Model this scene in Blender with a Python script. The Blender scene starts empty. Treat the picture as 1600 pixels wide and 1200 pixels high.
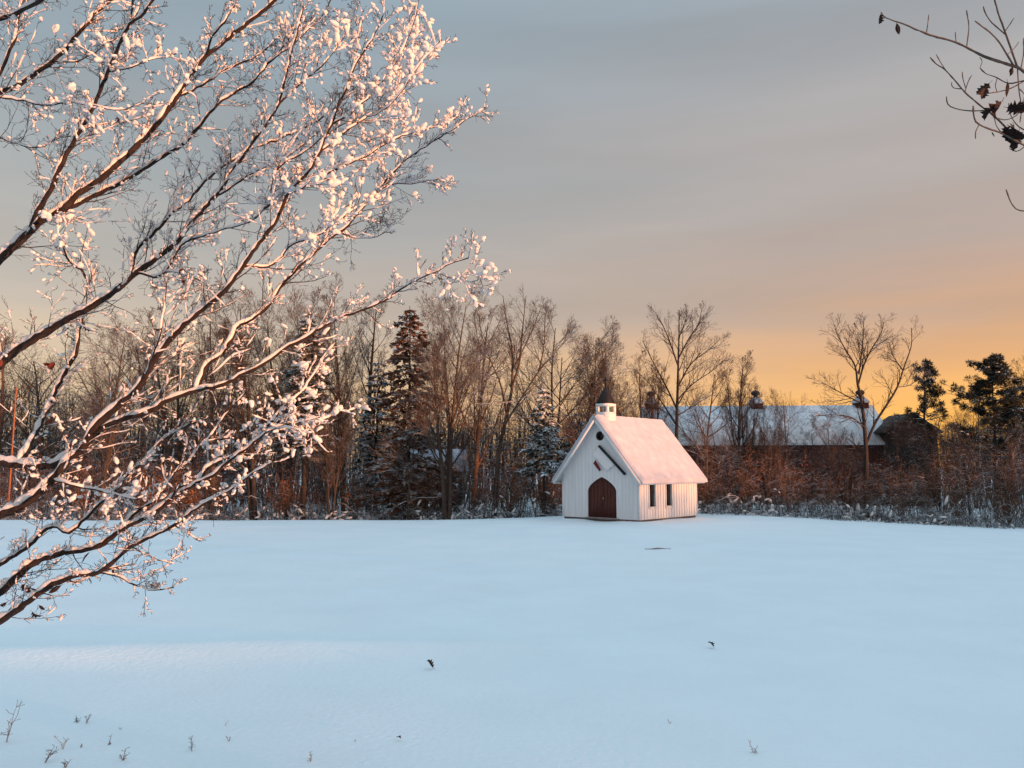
import bpy, bmesh, math, random
import numpy as np
from mathutils import Vector, Matrix, noise as mnoise

sc = bpy.context.scene
R = math.radians

# ------------------------------------------------------------------ camera
F = 1250.0                     # focal length in pixels of the 1600 x 1200 photograph
PITCH = math.atan(130 / F)     # horizon lies at row 730
CAMZ = 2.5
cam = bpy.data.cameras.new('camera')
cam.sensor_width = 36.0
cam.lens = 36.0 * F / 1600
cam.clip_start = 0.05
cam.clip_end = 6000
camo = bpy.data.objects.new('camera', cam)
sc.collection.objects.link(camo)
camo.location = (0, 0, CAMZ)
camo.rotation_euler = (math.pi / 2 + PITCH, 0, 0)
sc.camera = camo

# ------------------------------------------------------------------ sky, sun, exposure
SUN_EL, SUN_AZ = 1.9, 121.0    # azimuth clockwise from the view direction (+Y)
sdir = Vector((math.cos(R(SUN_EL)) * math.sin(R(SUN_AZ)), math.cos(R(SUN_EL)) * math.cos(R(SUN_AZ)), math.sin(R(SUN_EL))))
EXPO = 2.8
GAIN = 2 ** EXPO * 0.1
world = bpy.data.worlds.new('World')
sc.world = world
world.use_nodes = True
wn, wl = world.node_tree.nodes, world.node_tree.links
wn.clear()


def N(nodes, t, **kw):
    n = nodes.new(t)
    for k, v in kw.items():
        setattr(n, k, v)
    return n


def setramp(ramp, stops):
    el = ramp.elements
    while len(el) > 1:
        el.remove(el[-1])
    el[0].position = stops[0][0]
    el[0].color = (*stops[0][1], 1)
    for p, c in stops[1:]:
        e = el.new(p)
        e.color = (*c, 1)


def srgb(r, g, b):
    return tuple(((c / 255) / 12.92 if c / 255 <= .04045 else ((c / 255 + .055) / 1.055) ** 2.4) for c in (r, g, b))


out = N(wn, 'ShaderNodeOutputWorld')
bg = N(wn, 'ShaderNodeBackground')
bg.inputs[1].default_value = 0.1
sky = N(wn, 'ShaderNodeTexSky', sky_type='NISHITA', sun_disc=False)
sky.sun_elevation = R(SUN_EL)
sky.sun_rotation = R(SUN_AZ)
tc = N(wn, 'ShaderNodeTexCoord')
sep = N(wn, 'ShaderNodeSeparateXYZ')
wl.new(tc.outputs['Generated'], sep.inputs[0])
# high thin cloud sheet: colour follows height above the horizon and the angle to the sun
dot = N(wn, 'ShaderNodeVectorMath', operation='DOT_PRODUCT')
wl.new(tc.outputs['Generated'], dot.inputs[0])
dot.inputs[1].default_value = Vector((sdir.x, sdir.y, 0)).normalized()
side = N(wn, 'ShaderNodeMapRange', interpolation_type='SMOOTHSTEP')
side.inputs[1].default_value = -0.97
side.inputs[2].default_value = 0.16
wl.new(dot.outputs['Value'], side.inputs[0])
mp = N(wn, 'ShaderNodeMapping')
mp.inputs['Scale'].default_value = (1.1, 1.1, 9.0)
mp.inputs['Rotation'].default_value = (0.05, 0.06, 0.3)
wl.new(tc.outputs['Generated'], mp.inputs[0])
nz = N(wn, 'ShaderNodeTexNoise')
nz.inputs['Scale'].default_value = 1.7
nz.inputs['Detail'].default_value = 5.0
nz.inputs['Roughness'].default_value = 0.5
wl.new(mp.outputs[0], nz.inputs[0])
hz = N(wn, 'ShaderNodeMath', operation='MULTIPLY_ADD')     # bands shift the height a little
nsub = N(wn, 'ShaderNodeMath', operation='SUBTRACT')
nsub.inputs[1].default_value = 0.5
wl.new(nz.outputs['Fac'], nsub.inputs[0])
hz.inputs[1].default_value = 0.15
wl.new(nsub.outputs[0], hz.inputs[0])
wl.new(sep.outputs['Z'], hz.inputs[2])
ra = N(wn, 'ShaderNodeValToRGB')
rb = N(wn, 'ShaderNodeValToRGB')


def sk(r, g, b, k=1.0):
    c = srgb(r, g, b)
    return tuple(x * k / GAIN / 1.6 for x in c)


# away from the sun / towards the sun
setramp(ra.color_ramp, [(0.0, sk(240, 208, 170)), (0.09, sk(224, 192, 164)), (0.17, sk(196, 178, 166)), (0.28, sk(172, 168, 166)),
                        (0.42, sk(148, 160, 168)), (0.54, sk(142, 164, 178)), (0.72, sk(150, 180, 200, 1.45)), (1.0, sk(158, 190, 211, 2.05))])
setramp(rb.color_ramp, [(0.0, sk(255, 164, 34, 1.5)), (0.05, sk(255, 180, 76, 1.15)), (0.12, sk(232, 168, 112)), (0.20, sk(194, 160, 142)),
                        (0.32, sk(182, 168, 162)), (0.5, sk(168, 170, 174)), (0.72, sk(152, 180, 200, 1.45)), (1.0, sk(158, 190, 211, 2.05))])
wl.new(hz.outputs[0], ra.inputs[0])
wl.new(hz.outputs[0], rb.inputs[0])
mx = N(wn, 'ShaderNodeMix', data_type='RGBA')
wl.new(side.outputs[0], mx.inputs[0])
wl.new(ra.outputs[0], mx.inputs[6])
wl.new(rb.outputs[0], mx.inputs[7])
vs = N(wn, 'ShaderNodeVectorMath', operation='SCALE')
vs.inputs[3].default_value = 1.6
mp2 = N(wn, 'ShaderNodeMapping')
mp2.inputs['Scale'].default_value = (1.0, 1.0, 8.0)
mp2.inputs['Rotation'].default_value = (-0.02, 0.03, 0.9)
wl.new(tc.outputs['Generated'], mp2.inputs[0])
nz2 = N(wn, 'ShaderNodeTexNoise')
nz2.inputs['Scale'].default_value = 1.6
nz2.inputs['Detail'].default_value = 4.0
wl.new(mp2.outputs[0], nz2.inputs[0])
st = N(wn, 'ShaderNodeMapRange')
st.inputs[1].default_value = 0.25
st.inputs[2].default_value = 0.75
st.inputs[3].default_value = 1.6 * 0.89
st.inputs[4].default_value = 1.6 * 1.11
wl.new(nz2.outputs['Fac'], st.inputs[0])
wl.new(st.outputs[0], vs.inputs[3])
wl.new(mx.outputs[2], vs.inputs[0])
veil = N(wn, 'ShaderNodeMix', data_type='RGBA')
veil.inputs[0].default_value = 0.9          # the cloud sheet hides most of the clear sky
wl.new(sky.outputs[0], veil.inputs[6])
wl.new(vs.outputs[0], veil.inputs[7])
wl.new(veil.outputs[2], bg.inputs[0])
wl.new(bg.outputs[0], out.inputs[0])

sun = bpy.data.lights.new('sun', 'SUN')
sun.energy = 1.3
sun.angle = R(0.6)
sun.color = (1.0, 0.40, 0.17)
suno = bpy.data.objects.new('sun', sun)
sc.collection.objects.link(suno)
suno.rotation_euler = sdir.to_track_quat('Z', 'Y').to_euler()

vsn = sc.view_settings
vsn.view_transform = 'Standard'
vsn.look = 'None'
vsn.exposure = EXPO
vsn.gamma = 1
vsn.use_curve_mapping = False

# ------------------------------------------------------------------ helpers
cp, sp = math.cos(PITCH), math.sin(PITCH)


def P(px, py, depth):
    """photo pixel + distance along Y -> world point"""
    a, b = (px - 800) / F, (600 - py) / F
    dy = cp - sp * b
    dz = sp + cp * b
    s = depth / dy
    return np.array((a * s, depth, CAMZ + dz * s))


def sstep(a, b, x):
    t = np.clip((x - a) / (b - a), 0, 1)
    return t * t * (3 - 2 * t)


_n = P(1000, 813.7, 36.0)
CHA = R(42)
CHX, CHY = float(_n[0]) - math.cos(CHA) * 2.18, float(_n[1]) + math.sin(CHA) * 2.18


def gz(x, y):
    """height of the snow"""
    x = np.asarray(x, float)
    y = np.asarray(y, float)
    z = -0.50 * sstep(37, 47, y) * sstep(6, -6, x)
    z = z - 0.55 * sstep(11, 27, x) * sstep(18, 42, y) - 0.5 * sstep(43, 50, y) * sstep(-6, 6, x) * sstep(27, 11, x)
    z = z + 0.035 * np.sin(x * 0.31 + 1.0) * np.sin(y * 0.23 + 0.4) + 0.008 * np.sin(x * 0.83 + y * 0.37 + 1.5 * np.sin(y * .21)) + 0.005 * np.sin(x * 1.5 - y * .8 + 2 * np.sin(x * .4))
    z = z + 0.12 * np.exp(-((y - 11.2 - 0.10 * (x + 4)) / 0.55) ** 2) * sstep(3, -4, x)
    lx, ly = x - CHX, y - CHY
    u = lx * math.cos(CHA) - ly * math.sin(CHA)
    v = lx * math.sin(CHA) + ly * math.cos(CHA)
    dist = np.hypot(np.maximum(np.abs(u) - 2.18, 0), np.maximum(np.abs(v - 2.55) - 2.55, 0))
    z = z + (.07 + .05 * np.sin(u * 2.3 + 1) * np.sin(v * 1.7)) * np.exp(-(dist / .55) ** 2) * (1 - .9 * np.exp(-((u - .1) / .8) ** 2) * (v < .8))
    # unseen rise added out to the right, shaped to shade the field
    rh = 3.55 + 0.25 * np.sin(y * 0.11) + 0.15 * np.sin(y * 0.29 + 1)
    nk = np.exp(-((y + 45.5) / 4.2) ** 4)  # notch cut so a streak of sun reaches the snow
    z = z + (rh * (1 - nk) + 3.50 * nk) * sstep(58, 88, x) * sstep(140, 100, y)
    return z


C = sc.collection


def link(o, parent=None):
    C.objects.link(o)
    if parent is not None:
        o.parent = parent
    return o


def tag(o, label=None, cat=None, group=None, kind=None):
    if label:
        o['label'] = label
    if cat:
        o['category'] = cat
    if group:
        o['group'] = group
    if kind:
        o['kind'] = kind
    return o


def empty(name, loc, rz=0.0):
    o = bpy.data.objects.new(name, None)
    o.empty_display_size = 0.2
    o.location = loc
    o.rotation_euler = (0, 0, rz)
    return link(o)


class MB:
    """collects polygons and tubes, builds one mesh"""

    def __init__(self):
        self.v, self.q, self.t, self.n = [], [], [], 0
        self.batch = {}
        self.ng = []

    def raw(self, verts, quads=None, tris=None):
        verts = np.asarray(verts, float).reshape(-1, 3)
        if quads is not None and len(quads):
            self.q.append(np.asarray(quads, np.int64).reshape(-1, 4) + self.n)
        if tris is not None and len(tris):
            self.t.append(np.asarray(tris, np.int64).reshape(-1, 3) + self.n)
        self.v.append(verts)
        self.n += len(verts)

    def poly(self, verts, faces):
        """ngons"""
        self.ng += [[i + self.n for i in f] for f in faces]
        self.v.append(np.asarray(verts, float).reshape(-1, 3))
        self.n += len(verts)

    def box(self, x0, x1, y0, y1, z0, z1):
        v = [(x, y, z) for z in (z0, z1) for y in (y0, y1) for x in (x0, x1)]
        self.raw(v, [(0, 2, 3, 1), (4, 5, 7, 6), (0, 1, 5, 4), (2, 6, 7, 3), (0, 4, 6, 2), (1, 3, 7, 5)])

    def prism(self, pts, axis, a0, a1):
        """polygon in the other two axes extruded along axis"""
        n = len(pts)

        def mk(p, a):
            return {'y': (p[0], a, p[1]), 'x': (a, p[0], p[1]), 'z': (p[0], p[1], a)}[axis]
        v = [mk(p, a0) for p in pts] + [mk(p, a1) for p in pts]
        self.poly(v, [list(range(n)), list(range(2 * n - 1, n - 1, -1))] + [[i, n + i, n + (i + 1) % n, (i + 1) % n] for i in range(n)])

    def tube(self, pts, rad, k=5):
        pts = np.asarray(pts, float)
        rad = np.asarray(rad, float)
        self.batch.setdefault((len(pts), k), []).append((pts, rad))

    def tubes(self, pts, rad, k=3):
        """pts (m,n,3) rad (m,n)"""
        m, n, _ = pts.shape
        t = np.gradient(pts, axis=1)
        t /= np.linalg.norm(t, axis=2, keepdims=True) + 1e-9
        mean = pts[:, -1] - pts[:, 0]
        ax = np.argmin(np.abs(mean), axis=1)
        ref = np.zeros((m, 3))
        ref[np.arange(m), ax] = 1
        u = np.cross(t, ref[:, None, :])
        u /= np.linalg.norm(u, axis=2, keepdims=True) + 1e-9
        w = np.cross(t, u)
        ang = np.arange(k) * 2 * math.pi / k
        ring = (u[:, :, None, :] * np.cos(ang)[None, None, :, None] + w[:, :, None, :] * np.sin(ang)[None, None, :, None])
        v = pts[:, :, None, :] + ring * rad[:, :, None, None]
        i = np.arange(n - 1)[:, None] * k
        j = np.arange(k)[None, :]
        j2 = (j + 1) % k
        q = np.stack([i + j, i + j2, i + k + j2, i + k + j], -1).reshape(-1, 4)
        q = (q[None] + (np.arange(m) * n * k)[:, None, None]).reshape(-1, 4)
        self.raw(v.reshape(-1, 3), q)

    def flush(self):
        for (n, k), lst in self.batch.items():
            self.tubes(np.stack([a for a, b in lst]), np.stack([b for a, b in lst]), k)
        self.batch = {}

    def mesh(self, name, smooth=False):
        self.flush()
        me = bpy.data.meshes.new(name)
        if not self.v:
            return me
        v = np.concatenate(self.v)
        q = np.concatenate(self.q) if self.q else np.zeros((0, 4), np.int64)
        t = np.concatenate(self.t) if self.t else np.zeros((0, 3), np.int64)
        ngl = [i for f in self.ng for i in f]
        loops = np.concatenate([q.ravel(), t.ravel(), np.array(ngl, np.int64)]).astype(np.int32)
        tot = np.concatenate([np.full(len(q), 4), np.full(len(t), 3), np.array([len(f) for f in self.ng], int)]).astype(np.int32)
        start = np.concatenate([[0], np.cumsum(tot)[:-1]]).astype(np.int32)
        me.vertices.add(len(v))
        me.vertices.foreach_set('co', v.astype(np.float32).ravel())
        me.loops.add(len(loops))
        me.loops.foreach_set('vertex_index', loops)
        me.polygons.add(len(tot))
        me.polygons.foreach_set('loop_start', start)
        me.polygons.foreach_set('loop_total', tot)
        me.update(calc_edges=True)
        if smooth:
            me.polygons.foreach_set('use_smooth', np.ones(len(tot), bool))
        return me

    def build(self, name, mat, parent=None, smooth=False):
        me = self.mesh(name, smooth)
        me.materials.append(mat)
        return link(bpy.data.objects.new(name, me), parent)


def resample(pts, n):
    """Catmull-Rom through the points, n samples evenly spread"""
    p = np.asarray(pts, float)
    p = np.vstack([2 * p[0] - p[1], p, 2 * p[-1] - p[-2]])
    res = []
    for i in range(1, len(p) - 2):
        t = np.linspace(0, 1, 9)[:-1, None]
        a, b, c, d = p[i - 1], p[i], p[i + 1], p[i + 2]
        res.append(.5 * ((2 * b) + (-a + c) * t + (2 * a - 5 * b + 4 * c - d) * t ** 2 + (-a + 3 * b - 3 * c + d) * t ** 3))
    res.append(p[-2][None])
    r = np.vstack(res)
    s = np.concatenate([[0], np.cumsum(np.linalg.norm(np.diff(r, axis=0)[:, :3], axis=1))])
    x = np.linspace(0, s[-1], n)
    return np.stack([np.interp(x, s, r[:, j]) for j in range(r.shape[1])], 1)


def unit(v):
    return v / (np.linalg.norm(v) + 1e-9)


# ------------------------------------------------------------------ materials
def mat(name, col, rough=0.8, var=0.25, scale=8.0, bump=0.0, bscale=40.0, snow=0.0, spec=0.3, stretch=(1, 1, 1), metal=0.0, trans=0.0, col2=None, ambscale=None):
    """principled surface with noise colour variation, optional bump and snow lying on upward faces"""
    m = bpy.data.materials.new(name)
    m.use_nodes = True
    n, l = m.node_tree.nodes, m.node_tree.links
    b = n['Principled BSDF']
    b.inputs['Roughness'].default_value = rough
    b.inputs['Specular IOR Level'].default_value = spec
    b.inputs['Metallic'].default_value = metal
    t = N(n, 'ShaderNodeTexCoord')
    mpg = N(n, 'ShaderNodeMapping')
    mpg.inputs['Scale'].default_value = stretch
    l.new(t.outputs['Object'], mpg.inputs[0])
    ns = N(n, 'ShaderNodeTexNoise')
    ns.inputs['Scale'].default_value = scale
    ns.inputs['Detail'].default_value = 6
    ns.inputs['Roughness'].default_value = 0.6
    l.new(mpg.outputs[0], ns.inputs[0])
    cr = N(n, 'ShaderNodeValToRGB')
    lo = tuple(c * (1 - var) for c in col)
    hi = col2 if col2 else tuple(min(1, c * (1 + var)) for c in col)
    setramp(cr.color_ramp, [(0.3, lo), (0.7, hi)])
    l.new(ns.outputs['Fac'], cr.inputs[0])
    colout = cr.outputs[0]
    if snow > 0:
        g = N(n, 'ShaderNodeNewGeometry')
        s2 = N(n, 'ShaderNodeSeparateXYZ')
        l.new(g.outputs['Normal'], s2.inputs[0])
        n2 = N(n, 'ShaderNodeTexNoise')
        n2.inputs['Scale'].default_value = 1.3
        n2.inputs['Detail'].default_value = 4
        l.new(t.outputs['Object'], n2.inputs[0])
        ad = N(n, 'ShaderNodeMath', operation='MULTIPLY_ADD')
        ad.inputs[1].default_value = 1.2
        l.new(n2.outputs['Fac'], ad.inputs[0])
        l.new(s2.outputs['Z'], ad.inputs[2])
        mr = N(n, 'ShaderNodeMapRange')
        mr.inputs[1].default_value = 1.45 - snow
        mr.inputs[2].default_value = 1.65 - snow
        l.new(ad.outputs[0], mr.inputs[0])
        mm = N(n, 'ShaderNodeMix', data_type='RGBA')
        l.new(mr.outputs[0], mm.inputs[0])
        l.new(colout, mm.inputs[6])
        mm.inputs[7].default_value = (0.84, 0.88, 0.93, 1)
        colout = mm.outputs[2]
    l.new(colout, b.inputs['Base Color'])
    if bump > 0:
        nb = N(n, 'ShaderNodeTexNoise')
        nb.inputs['Scale'].default_value = bscale
        nb.inputs['Detail'].default_value = 4
        l.new(mpg.outputs[0], nb.inputs[0])
        bp = N(n, 'ShaderNodeBump')
        bp.inputs['Strength'].default_value = 1.0
        bp.inputs['Distance'].default_value = bump
        l.new(nb.outputs['Fac'], bp.inputs['Height'])
        l.new(bp.outputs[0], b.inputs['Normal'])
    if trans > 0:
        tr = N(n, 'ShaderNodeBsdfTranslucent')
        l.new(colout, tr.inputs[0])
        ms = N(n, 'ShaderNodeMixShader')
        ms.inputs[0].default_value = trans
        l.new(b.outputs[0], ms.inputs[1])
        l.new(tr.outputs[0], ms.inputs[2])
        l.new(ms.outputs[0], n['Material Output'].inputs[0])
    return m


M = {}
M['snow'] = mat('snow_cover', (0.88, 0.945, 0.97), 0.75, 0.03, 0.5, 0.014, 14.0, spec=0.2)
M['clump'] = mat('clinging_snow', (0.84, 0.83, 0.84), 0.7, 0.03, 30, 0.004, 60, spec=0.2, trans=0.28)
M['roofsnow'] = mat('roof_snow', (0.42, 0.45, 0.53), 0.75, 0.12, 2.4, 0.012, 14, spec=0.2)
M['bark'] = mat('maple_bark', (0.026, 0.018, 0.016), 0.9, 0.45, 22, 0.004, 90, spec=0.2, stretch=(1, 1, .5))
M['twig'] = mat('twig_bark', (0.045, 0.030, 0.026), 0.8, 0.3, 30, spec=0.2)
M['oakbark'] = mat('grey_twig_bark', (0.085, 0.070, 0.062), 0.85, 0.3, 40, 0.001, 200, spec=0.2)
M['tree'] = mat('woodland_bark', (0.066, 0.047, 0.038), 0.9, 0.4, 5, snow=0.26)
M['tree_dark'] = mat('dark_woodland_bark', (0.032, 0.024, 0.022), 0.9, 0.4, 5, snow=0.12)
M['tree_red'] = mat('reddish_woodland_bark', (0.090, 0.054, 0.038), 0.9, 0.4, 5, snow=0.08)
M['brush'] = mat('brush_stems', (0.080, 0.054, 0.044), 0.9, 0.6, 0.45, snow=0.20, col2=(0.20, 0.105, 0.062))
M['snowbrush'] = mat('snow_dusted_brush', (0.07, 0.06, 0.055), 0.9, 0.4, 2, snow=0.30)
M['needle'] = mat('spruce_needles', (0.028, 0.036, 0.026), 0.8, 0.5, 3, snow=0.13)
M['needle_brown'] = mat('browned_needles', (0.15, 0.065, 0.032), 0.8, 0.45, 2, snow=0.02)
M['needle_bare'] = mat('pine_needles', (0.018, 0.020, 0.014), 0.8, 0.4, 3, snow=0.06)
M['dryleaf'] = mat('dry_leaves', (0.30, 0.125, 0.055), 0.8, 0.45, 3, snow=0.05, trans=0.2)
M['oakleaf'] = mat('oak_leaf', (0.018, 0.007, 0.007), 0.7, 0.4, 40, 0.001, 120, trans=0.15)
M['redleaf'] = mat('red_leaf', (0.15, 0.035, 0.025), 0.7, 0.4, 40, trans=0.2)
M['white'] = mat('white_paint', (0.64, 0.68, 0.72), 0.55, 0.09, 3, 0.002, 30, stretch=(1, 1, .15))
M['trim'] = mat('white_trim', (0.68, 0.70, 0.72), 0.5, 0.05, 5, 0.001, 40)
M['door'] = mat('door_wood', (0.075, 0.020, 0.014), 0.55, 0.35, 6, 0.002, 30, stretch=(6, 6, .5))
M['shingle'] = mat('dark_shingles', (0.030, 0.024, 0.022), 0.7, 0.3, 12, 0.004, 30)
M['copper'] = mat('spire_sheet', (0.010, 0.007, 0.007), 0.55, 0.3, 8, 0.002, 20)
M['black'] = mat('black_metal', (0.012, 0.013, 0.02), 0.4, 0.2, 10)
M['red'] = mat('red_cloth', (0.16, 0.016, 0.018), 0.8, 0.2, 10)
M['cloth'] = mat('white_cloth', (0.68, 0.70, 0.73), 0.8, 0.05, 10, 0.004, 9)
M['glass'] = mat('dark_window_glass', (0.012, 0.010, 0.012), 0.12, 0.2, 4, spec=0.5)
M['stone'] = mat('foundation_stone', (0.16, 0.15, 0.15), 0.9, 0.3, 6, 0.01, 12)
M['barnred'] = mat('barn_red_boards', (0.055, 0.016, 0.013), 0.85, 0.4, 1.5, 0.004, 20, stretch=(4, 4, .3))
M['barnroof'] = mat('snowy_metal_roof', (0.58, 0.61, 0.66), 0.75, 0.22, 0.55, 0.01, 6, col2=(0.90, 0.92, 0.95), stretch=(1.6, .5, .5))
M['darkwood'] = mat('dark_timber', (0.022, 0.014, 0.012), 0.85, 0.3, 3, 0.004, 20)
M['rust'] = mat('rusty_steel', (0.26, 0.10, 0.05), 0.8, 0.3, 10)
M['weed'] = mat('dead_weed', (0.22, 0.20, 0.19), 0.9, 0.3, 20)
M['frosted'] = mat('frosted_weed', (0.42, 0.42, 0.44), 0.9, 0.2, 20)
M['brass'] = mat('dull_brass', (0.25, 0.20, 0.14), 0.4, 0.2, 20, metal=0.8)

# ------------------------------------------------------------------ ground


def axis(lo, hi, fine_lo, fine_hi, step, grow=1.13):
    a = list(np.arange(fine_lo, fine_hi, step))
    s, x = step, a[-1]
    while x < hi:
        s *= grow
        x += s
        a.append(x)
    s, x = step, a[0]
    left = []
    while x > lo:
        s *= grow
        x -= s
        left.append(x)
    return np.array(left[::-1] + a)


xs, ys = axis(-2600, 2600, -26, 30, 0.25), axis(-300, 3000, 4, 52, 0.22)
gx, gy = np.meshgrid(xs, ys)
gzz = gz(gx, gy)
rng = np.random.default_rng(3)
gzz = gzz + rng.normal(0, 0.0012, gzz.shape)
mb = MB()
ny, nx = gx.shape
ii = (np.arange(ny - 1)[:, None] * nx + np.arange(nx - 1)[None, :])
mb.raw(np.stack([gx, gy, gzz], -1).reshape(-1, 3), np.stack([ii, ii + 1, ii + nx + 1, ii + nx], -1).reshape(-1, 4))
ground = mb.build('snow_field', M['snow'], smooth=True)
tag(ground, 'smooth untrodden snow covering the open field', kind='structure')

# ------------------------------------------------------------------ chapel
AL = R(42)
W, L, HW = 4.36, 5.09, 2.02          # front width, side length, wall height
near = P(1000, 813.7, 36.0)
cz = float(near[2]) + .02
ctr = np.array((near[0] - math.cos(AL) * W / 2, near[1] + math.sin(AL) * W / 2, cz))
SL = 2.62                            # rise of the gable
chapel = empty('chapel', ctr, -AL)
tag(chapel, 'small white board chapel with snowy steep roof and belfry at the field edge', 'chapel')


def holed(name, outer, holes, axis_, a0, a1, material, parent):
    """flat wall with real openings: outline and holes in two axes, extruded"""
    bm = bmesh.new()

    def mk(p):
        return (p[0], a0, p[1]) if axis_ == 'y' else (a0, p[0], p[1])
    edges = []
    for loop in [outer] + holes:
        vs_ = [bm.verts.new(mk(p)) for p in loop]
        edges += [bm.edges.new((vs_[i], vs_[(i + 1) % len(vs_)])) for i in range(len(vs_))]
    bmesh.ops.triangle_fill(bm, use_beauty=True, use_dissolve=False, edges=edges)
    r = bmesh.ops.extrude_face_region(bm, geom=bm.faces[:])
    dv = (0, a1 - a0, 0) if axis_ == 'y' else (a1 - a0, 0, 0)
    bmesh.ops.translate(bm, vec=dv, verts=[g for g in r['geom'] if isinstance(g, bmesh.types.BMVert)])
    bmesh.ops.recalc_face_normals(bm, faces=bm.faces[:])
    me = bpy.data.meshes.new(name)
    bm.to_mesh(me)
    bm.free()
    me.materials.append(material)
    return link(bpy.data.objects.new(name, me), parent)


hw = W / 2
DW, DS, DH, DX = 0.81, 1.24, 1.90, 0.12         # half door width, spring height, apex height
arch = []
for k in range(0, 13):
    q = math.cos(k / 12 * math.pi / 2)
    arch.append((DW * q, DS + (DH - DS) * (.45 * (1 - q) + .55 * math.sqrt(1 - q * q))))
doorpts = [(DX + x, z) for x, z in [(DW, 0.03)] + arch + [(-x, z) for x, z in arch[-2::-1]] + [(-DW, 0.03)]]
RWZ, RWR, RX = 3.80, 0.17, 0.06
rw = [(RX + RWR * math.cos(a), RWZ + RWR * math.sin(a)) for a in np.linspace(0, 2 * math.pi, 20)[:-1]]
rwout = rw
holed('front_wall', [(-hw, 0), (hw, 0), (hw, HW), (0, HW + SL), (-hw, HW)], [doorpts, rw], 'y', 0.0, 0.10, M['white'], chapel)
holed('back_wall', [(-hw, 0), (hw, 0), (hw, HW), (0, HW + SL), (-hw, HW)], [], 'y', L - .10, L, M['white'], chapel)
WIN = [(1.036, .25), (2.476, .25)]
wz0, wz1 = 0.56, 1.83
wrects = [[(s - w_, wz0), (s + w_, wz0), (s + w_, wz1), (s - w_, wz1)] for s, w_ in WIN]
holed('side_wall', [(.102, 0), (L - .102, 0), (L - .102, HW), (.102, HW)], wrects, 'x', hw - .10, hw - .002, M['white'], chapel)
holed('side_wall', [(.102, 0), (L - .102, 0), (L - .102, HW), (.102, HW)], [], 'x', -hw + .002, -hw + .10, M['white'], chapel)
mb = MB()
mb.box(-hw + .05, hw - .05, .05, L - .05, -0.6, -0.004)
mb.build('foundation', M['stone'], chapel)
# board-and-batten strips, each its own piece
mb = MB()
mb.box(-.5, .5, -.5, .5, 0, 1)
bat = mb.mesh('batten')
bat.materials.append(M['white'])


def batten(x, y, z0, z1, wx, wy):
    o = link(bpy.data.objects.new('batten', bat), chapel)
    o.location = (x, y, z0)
    o.scale = (wx, wy, z1 - z0)
    return o


for i in range(-10, 11):
    x = i * 0.205
    top = HW + SL * (1 - abs(x) / hw) - .16
    lo = 0.012
    if abs(x - DX) < DW + .05:
        q = min(1, abs(x - DX) / DW)
        lo = DS + .08 + (DH - DS) * (.45 * (1 - q) + .55 * math.sqrt(1 - q * q))
    segs = [(lo, top)]
    if abs(x - RX) < RWR + .07:
        segs = [(lo, RWZ - RWR - .09), (RWZ + RWR + .09, top)]
    for a, b in segs:
        if b - a > .1:
            batten(x, -.004, a, b, .032, .008)
for s in np.arange(0.14, L, 0.235):
    inwin = [w for w in WIN if abs(s - w[0]) < w[1] + .08]
    segs = [(0.012, wz0 - .09)] if inwin else [(0.012, HW - .03)]
    for a, b in segs:
        batten(hw + .012, s, a, b, .028, .055)
for sx in (-1, 1):                     # corner boards
    mb = MB()
    mb.box(-.055, .055, -.02, .08, 0.0, HW + .02)
    o = mb.build('corner_board', M['trim'], chapel)
    o.location = (sx * (hw - .030), -.001, .006)
# door: two leaves with planks, knob
for sx in (-1, 1):
    half = [(DX + 0.006 * sx, 0.035)] + [(DX + sx * (x - .004), z - .004) for x, z in ([(DW, 0.04)] + arch)]
    half[-1] = (DX + 0.006 * sx, half[-1][1])
    mb = MB()
    mb.prism(half, 'y', .045, .085)
    leaf = mb.build('door', M['door'], chapel)
    leaf['label'] = 'dark brown pointed-arch door leaf'
    for kx in (.19, .38, .57):
        mb = MB()
        zt = DH - (DH - DS) * (kx / DW) ** 2 - .12
        mb.box(DX + sx * kx - .09, DX + sx * kx + .085, .032, .044, .08, zt)
        mb.build('plank', M['door'], leaf)
    if sx == 1:
        mb = MB()
        mb.box(DX + .05, DX + .11, -.02, .030, .86, .98)
        mb.build('handle', M['brass'], leaf)
mb = MB()
n = len(doorpts)
mb.box(DX - DW - .1, DX + DW + .1, -.10, .12, -.05, 0.02)
mb.build('doorstep', M['stone'], chapel)
# round window
mb = MB()
ang = np.linspace(0, 2 * math.pi, 25)[:-1]
ri, ro = RWR - .012, RWR + .045
vv = [(RX + r_ * math.cos(a), y_, RWZ + r_ * math.sin(a)) for r_, y_ in ((ri, .05), (ri, -.03), (ro, -.03), (ro, .004)) for a in ang]
k = len(ang)
qq = [(j * k + i, j * k + (i + 1) % k, (j + 1) * k + (i + 1) % k, (j + 1) * k + i) for j in range(3) for i in range(k)]
mb.raw(vv, qq)
rwin = mb.build('round_window', M['darkwood'], chapel)
mb = MB()
mb.prism([(RX + RWR * .99 * math.cos(a), RWZ + RWR * .99 * math.sin(a)) for a in ang], 'y', .055, .07)
mb.build('pane', M['glass'], rwin)
mb = MB()
mb.box(RX - .012, RX + .012, .02, .05, RWZ - RWR, RWZ + RWR)
mb.box(RX - RWR, RX - .0125, .02, .05, RWZ - .012, RWZ + .012)
mb.box(RX + .0125, RX + RWR, .02, .05, RWZ - .012, RWZ + .012)
mb.build('muntin', M['darkwood'], rwin)
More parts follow.
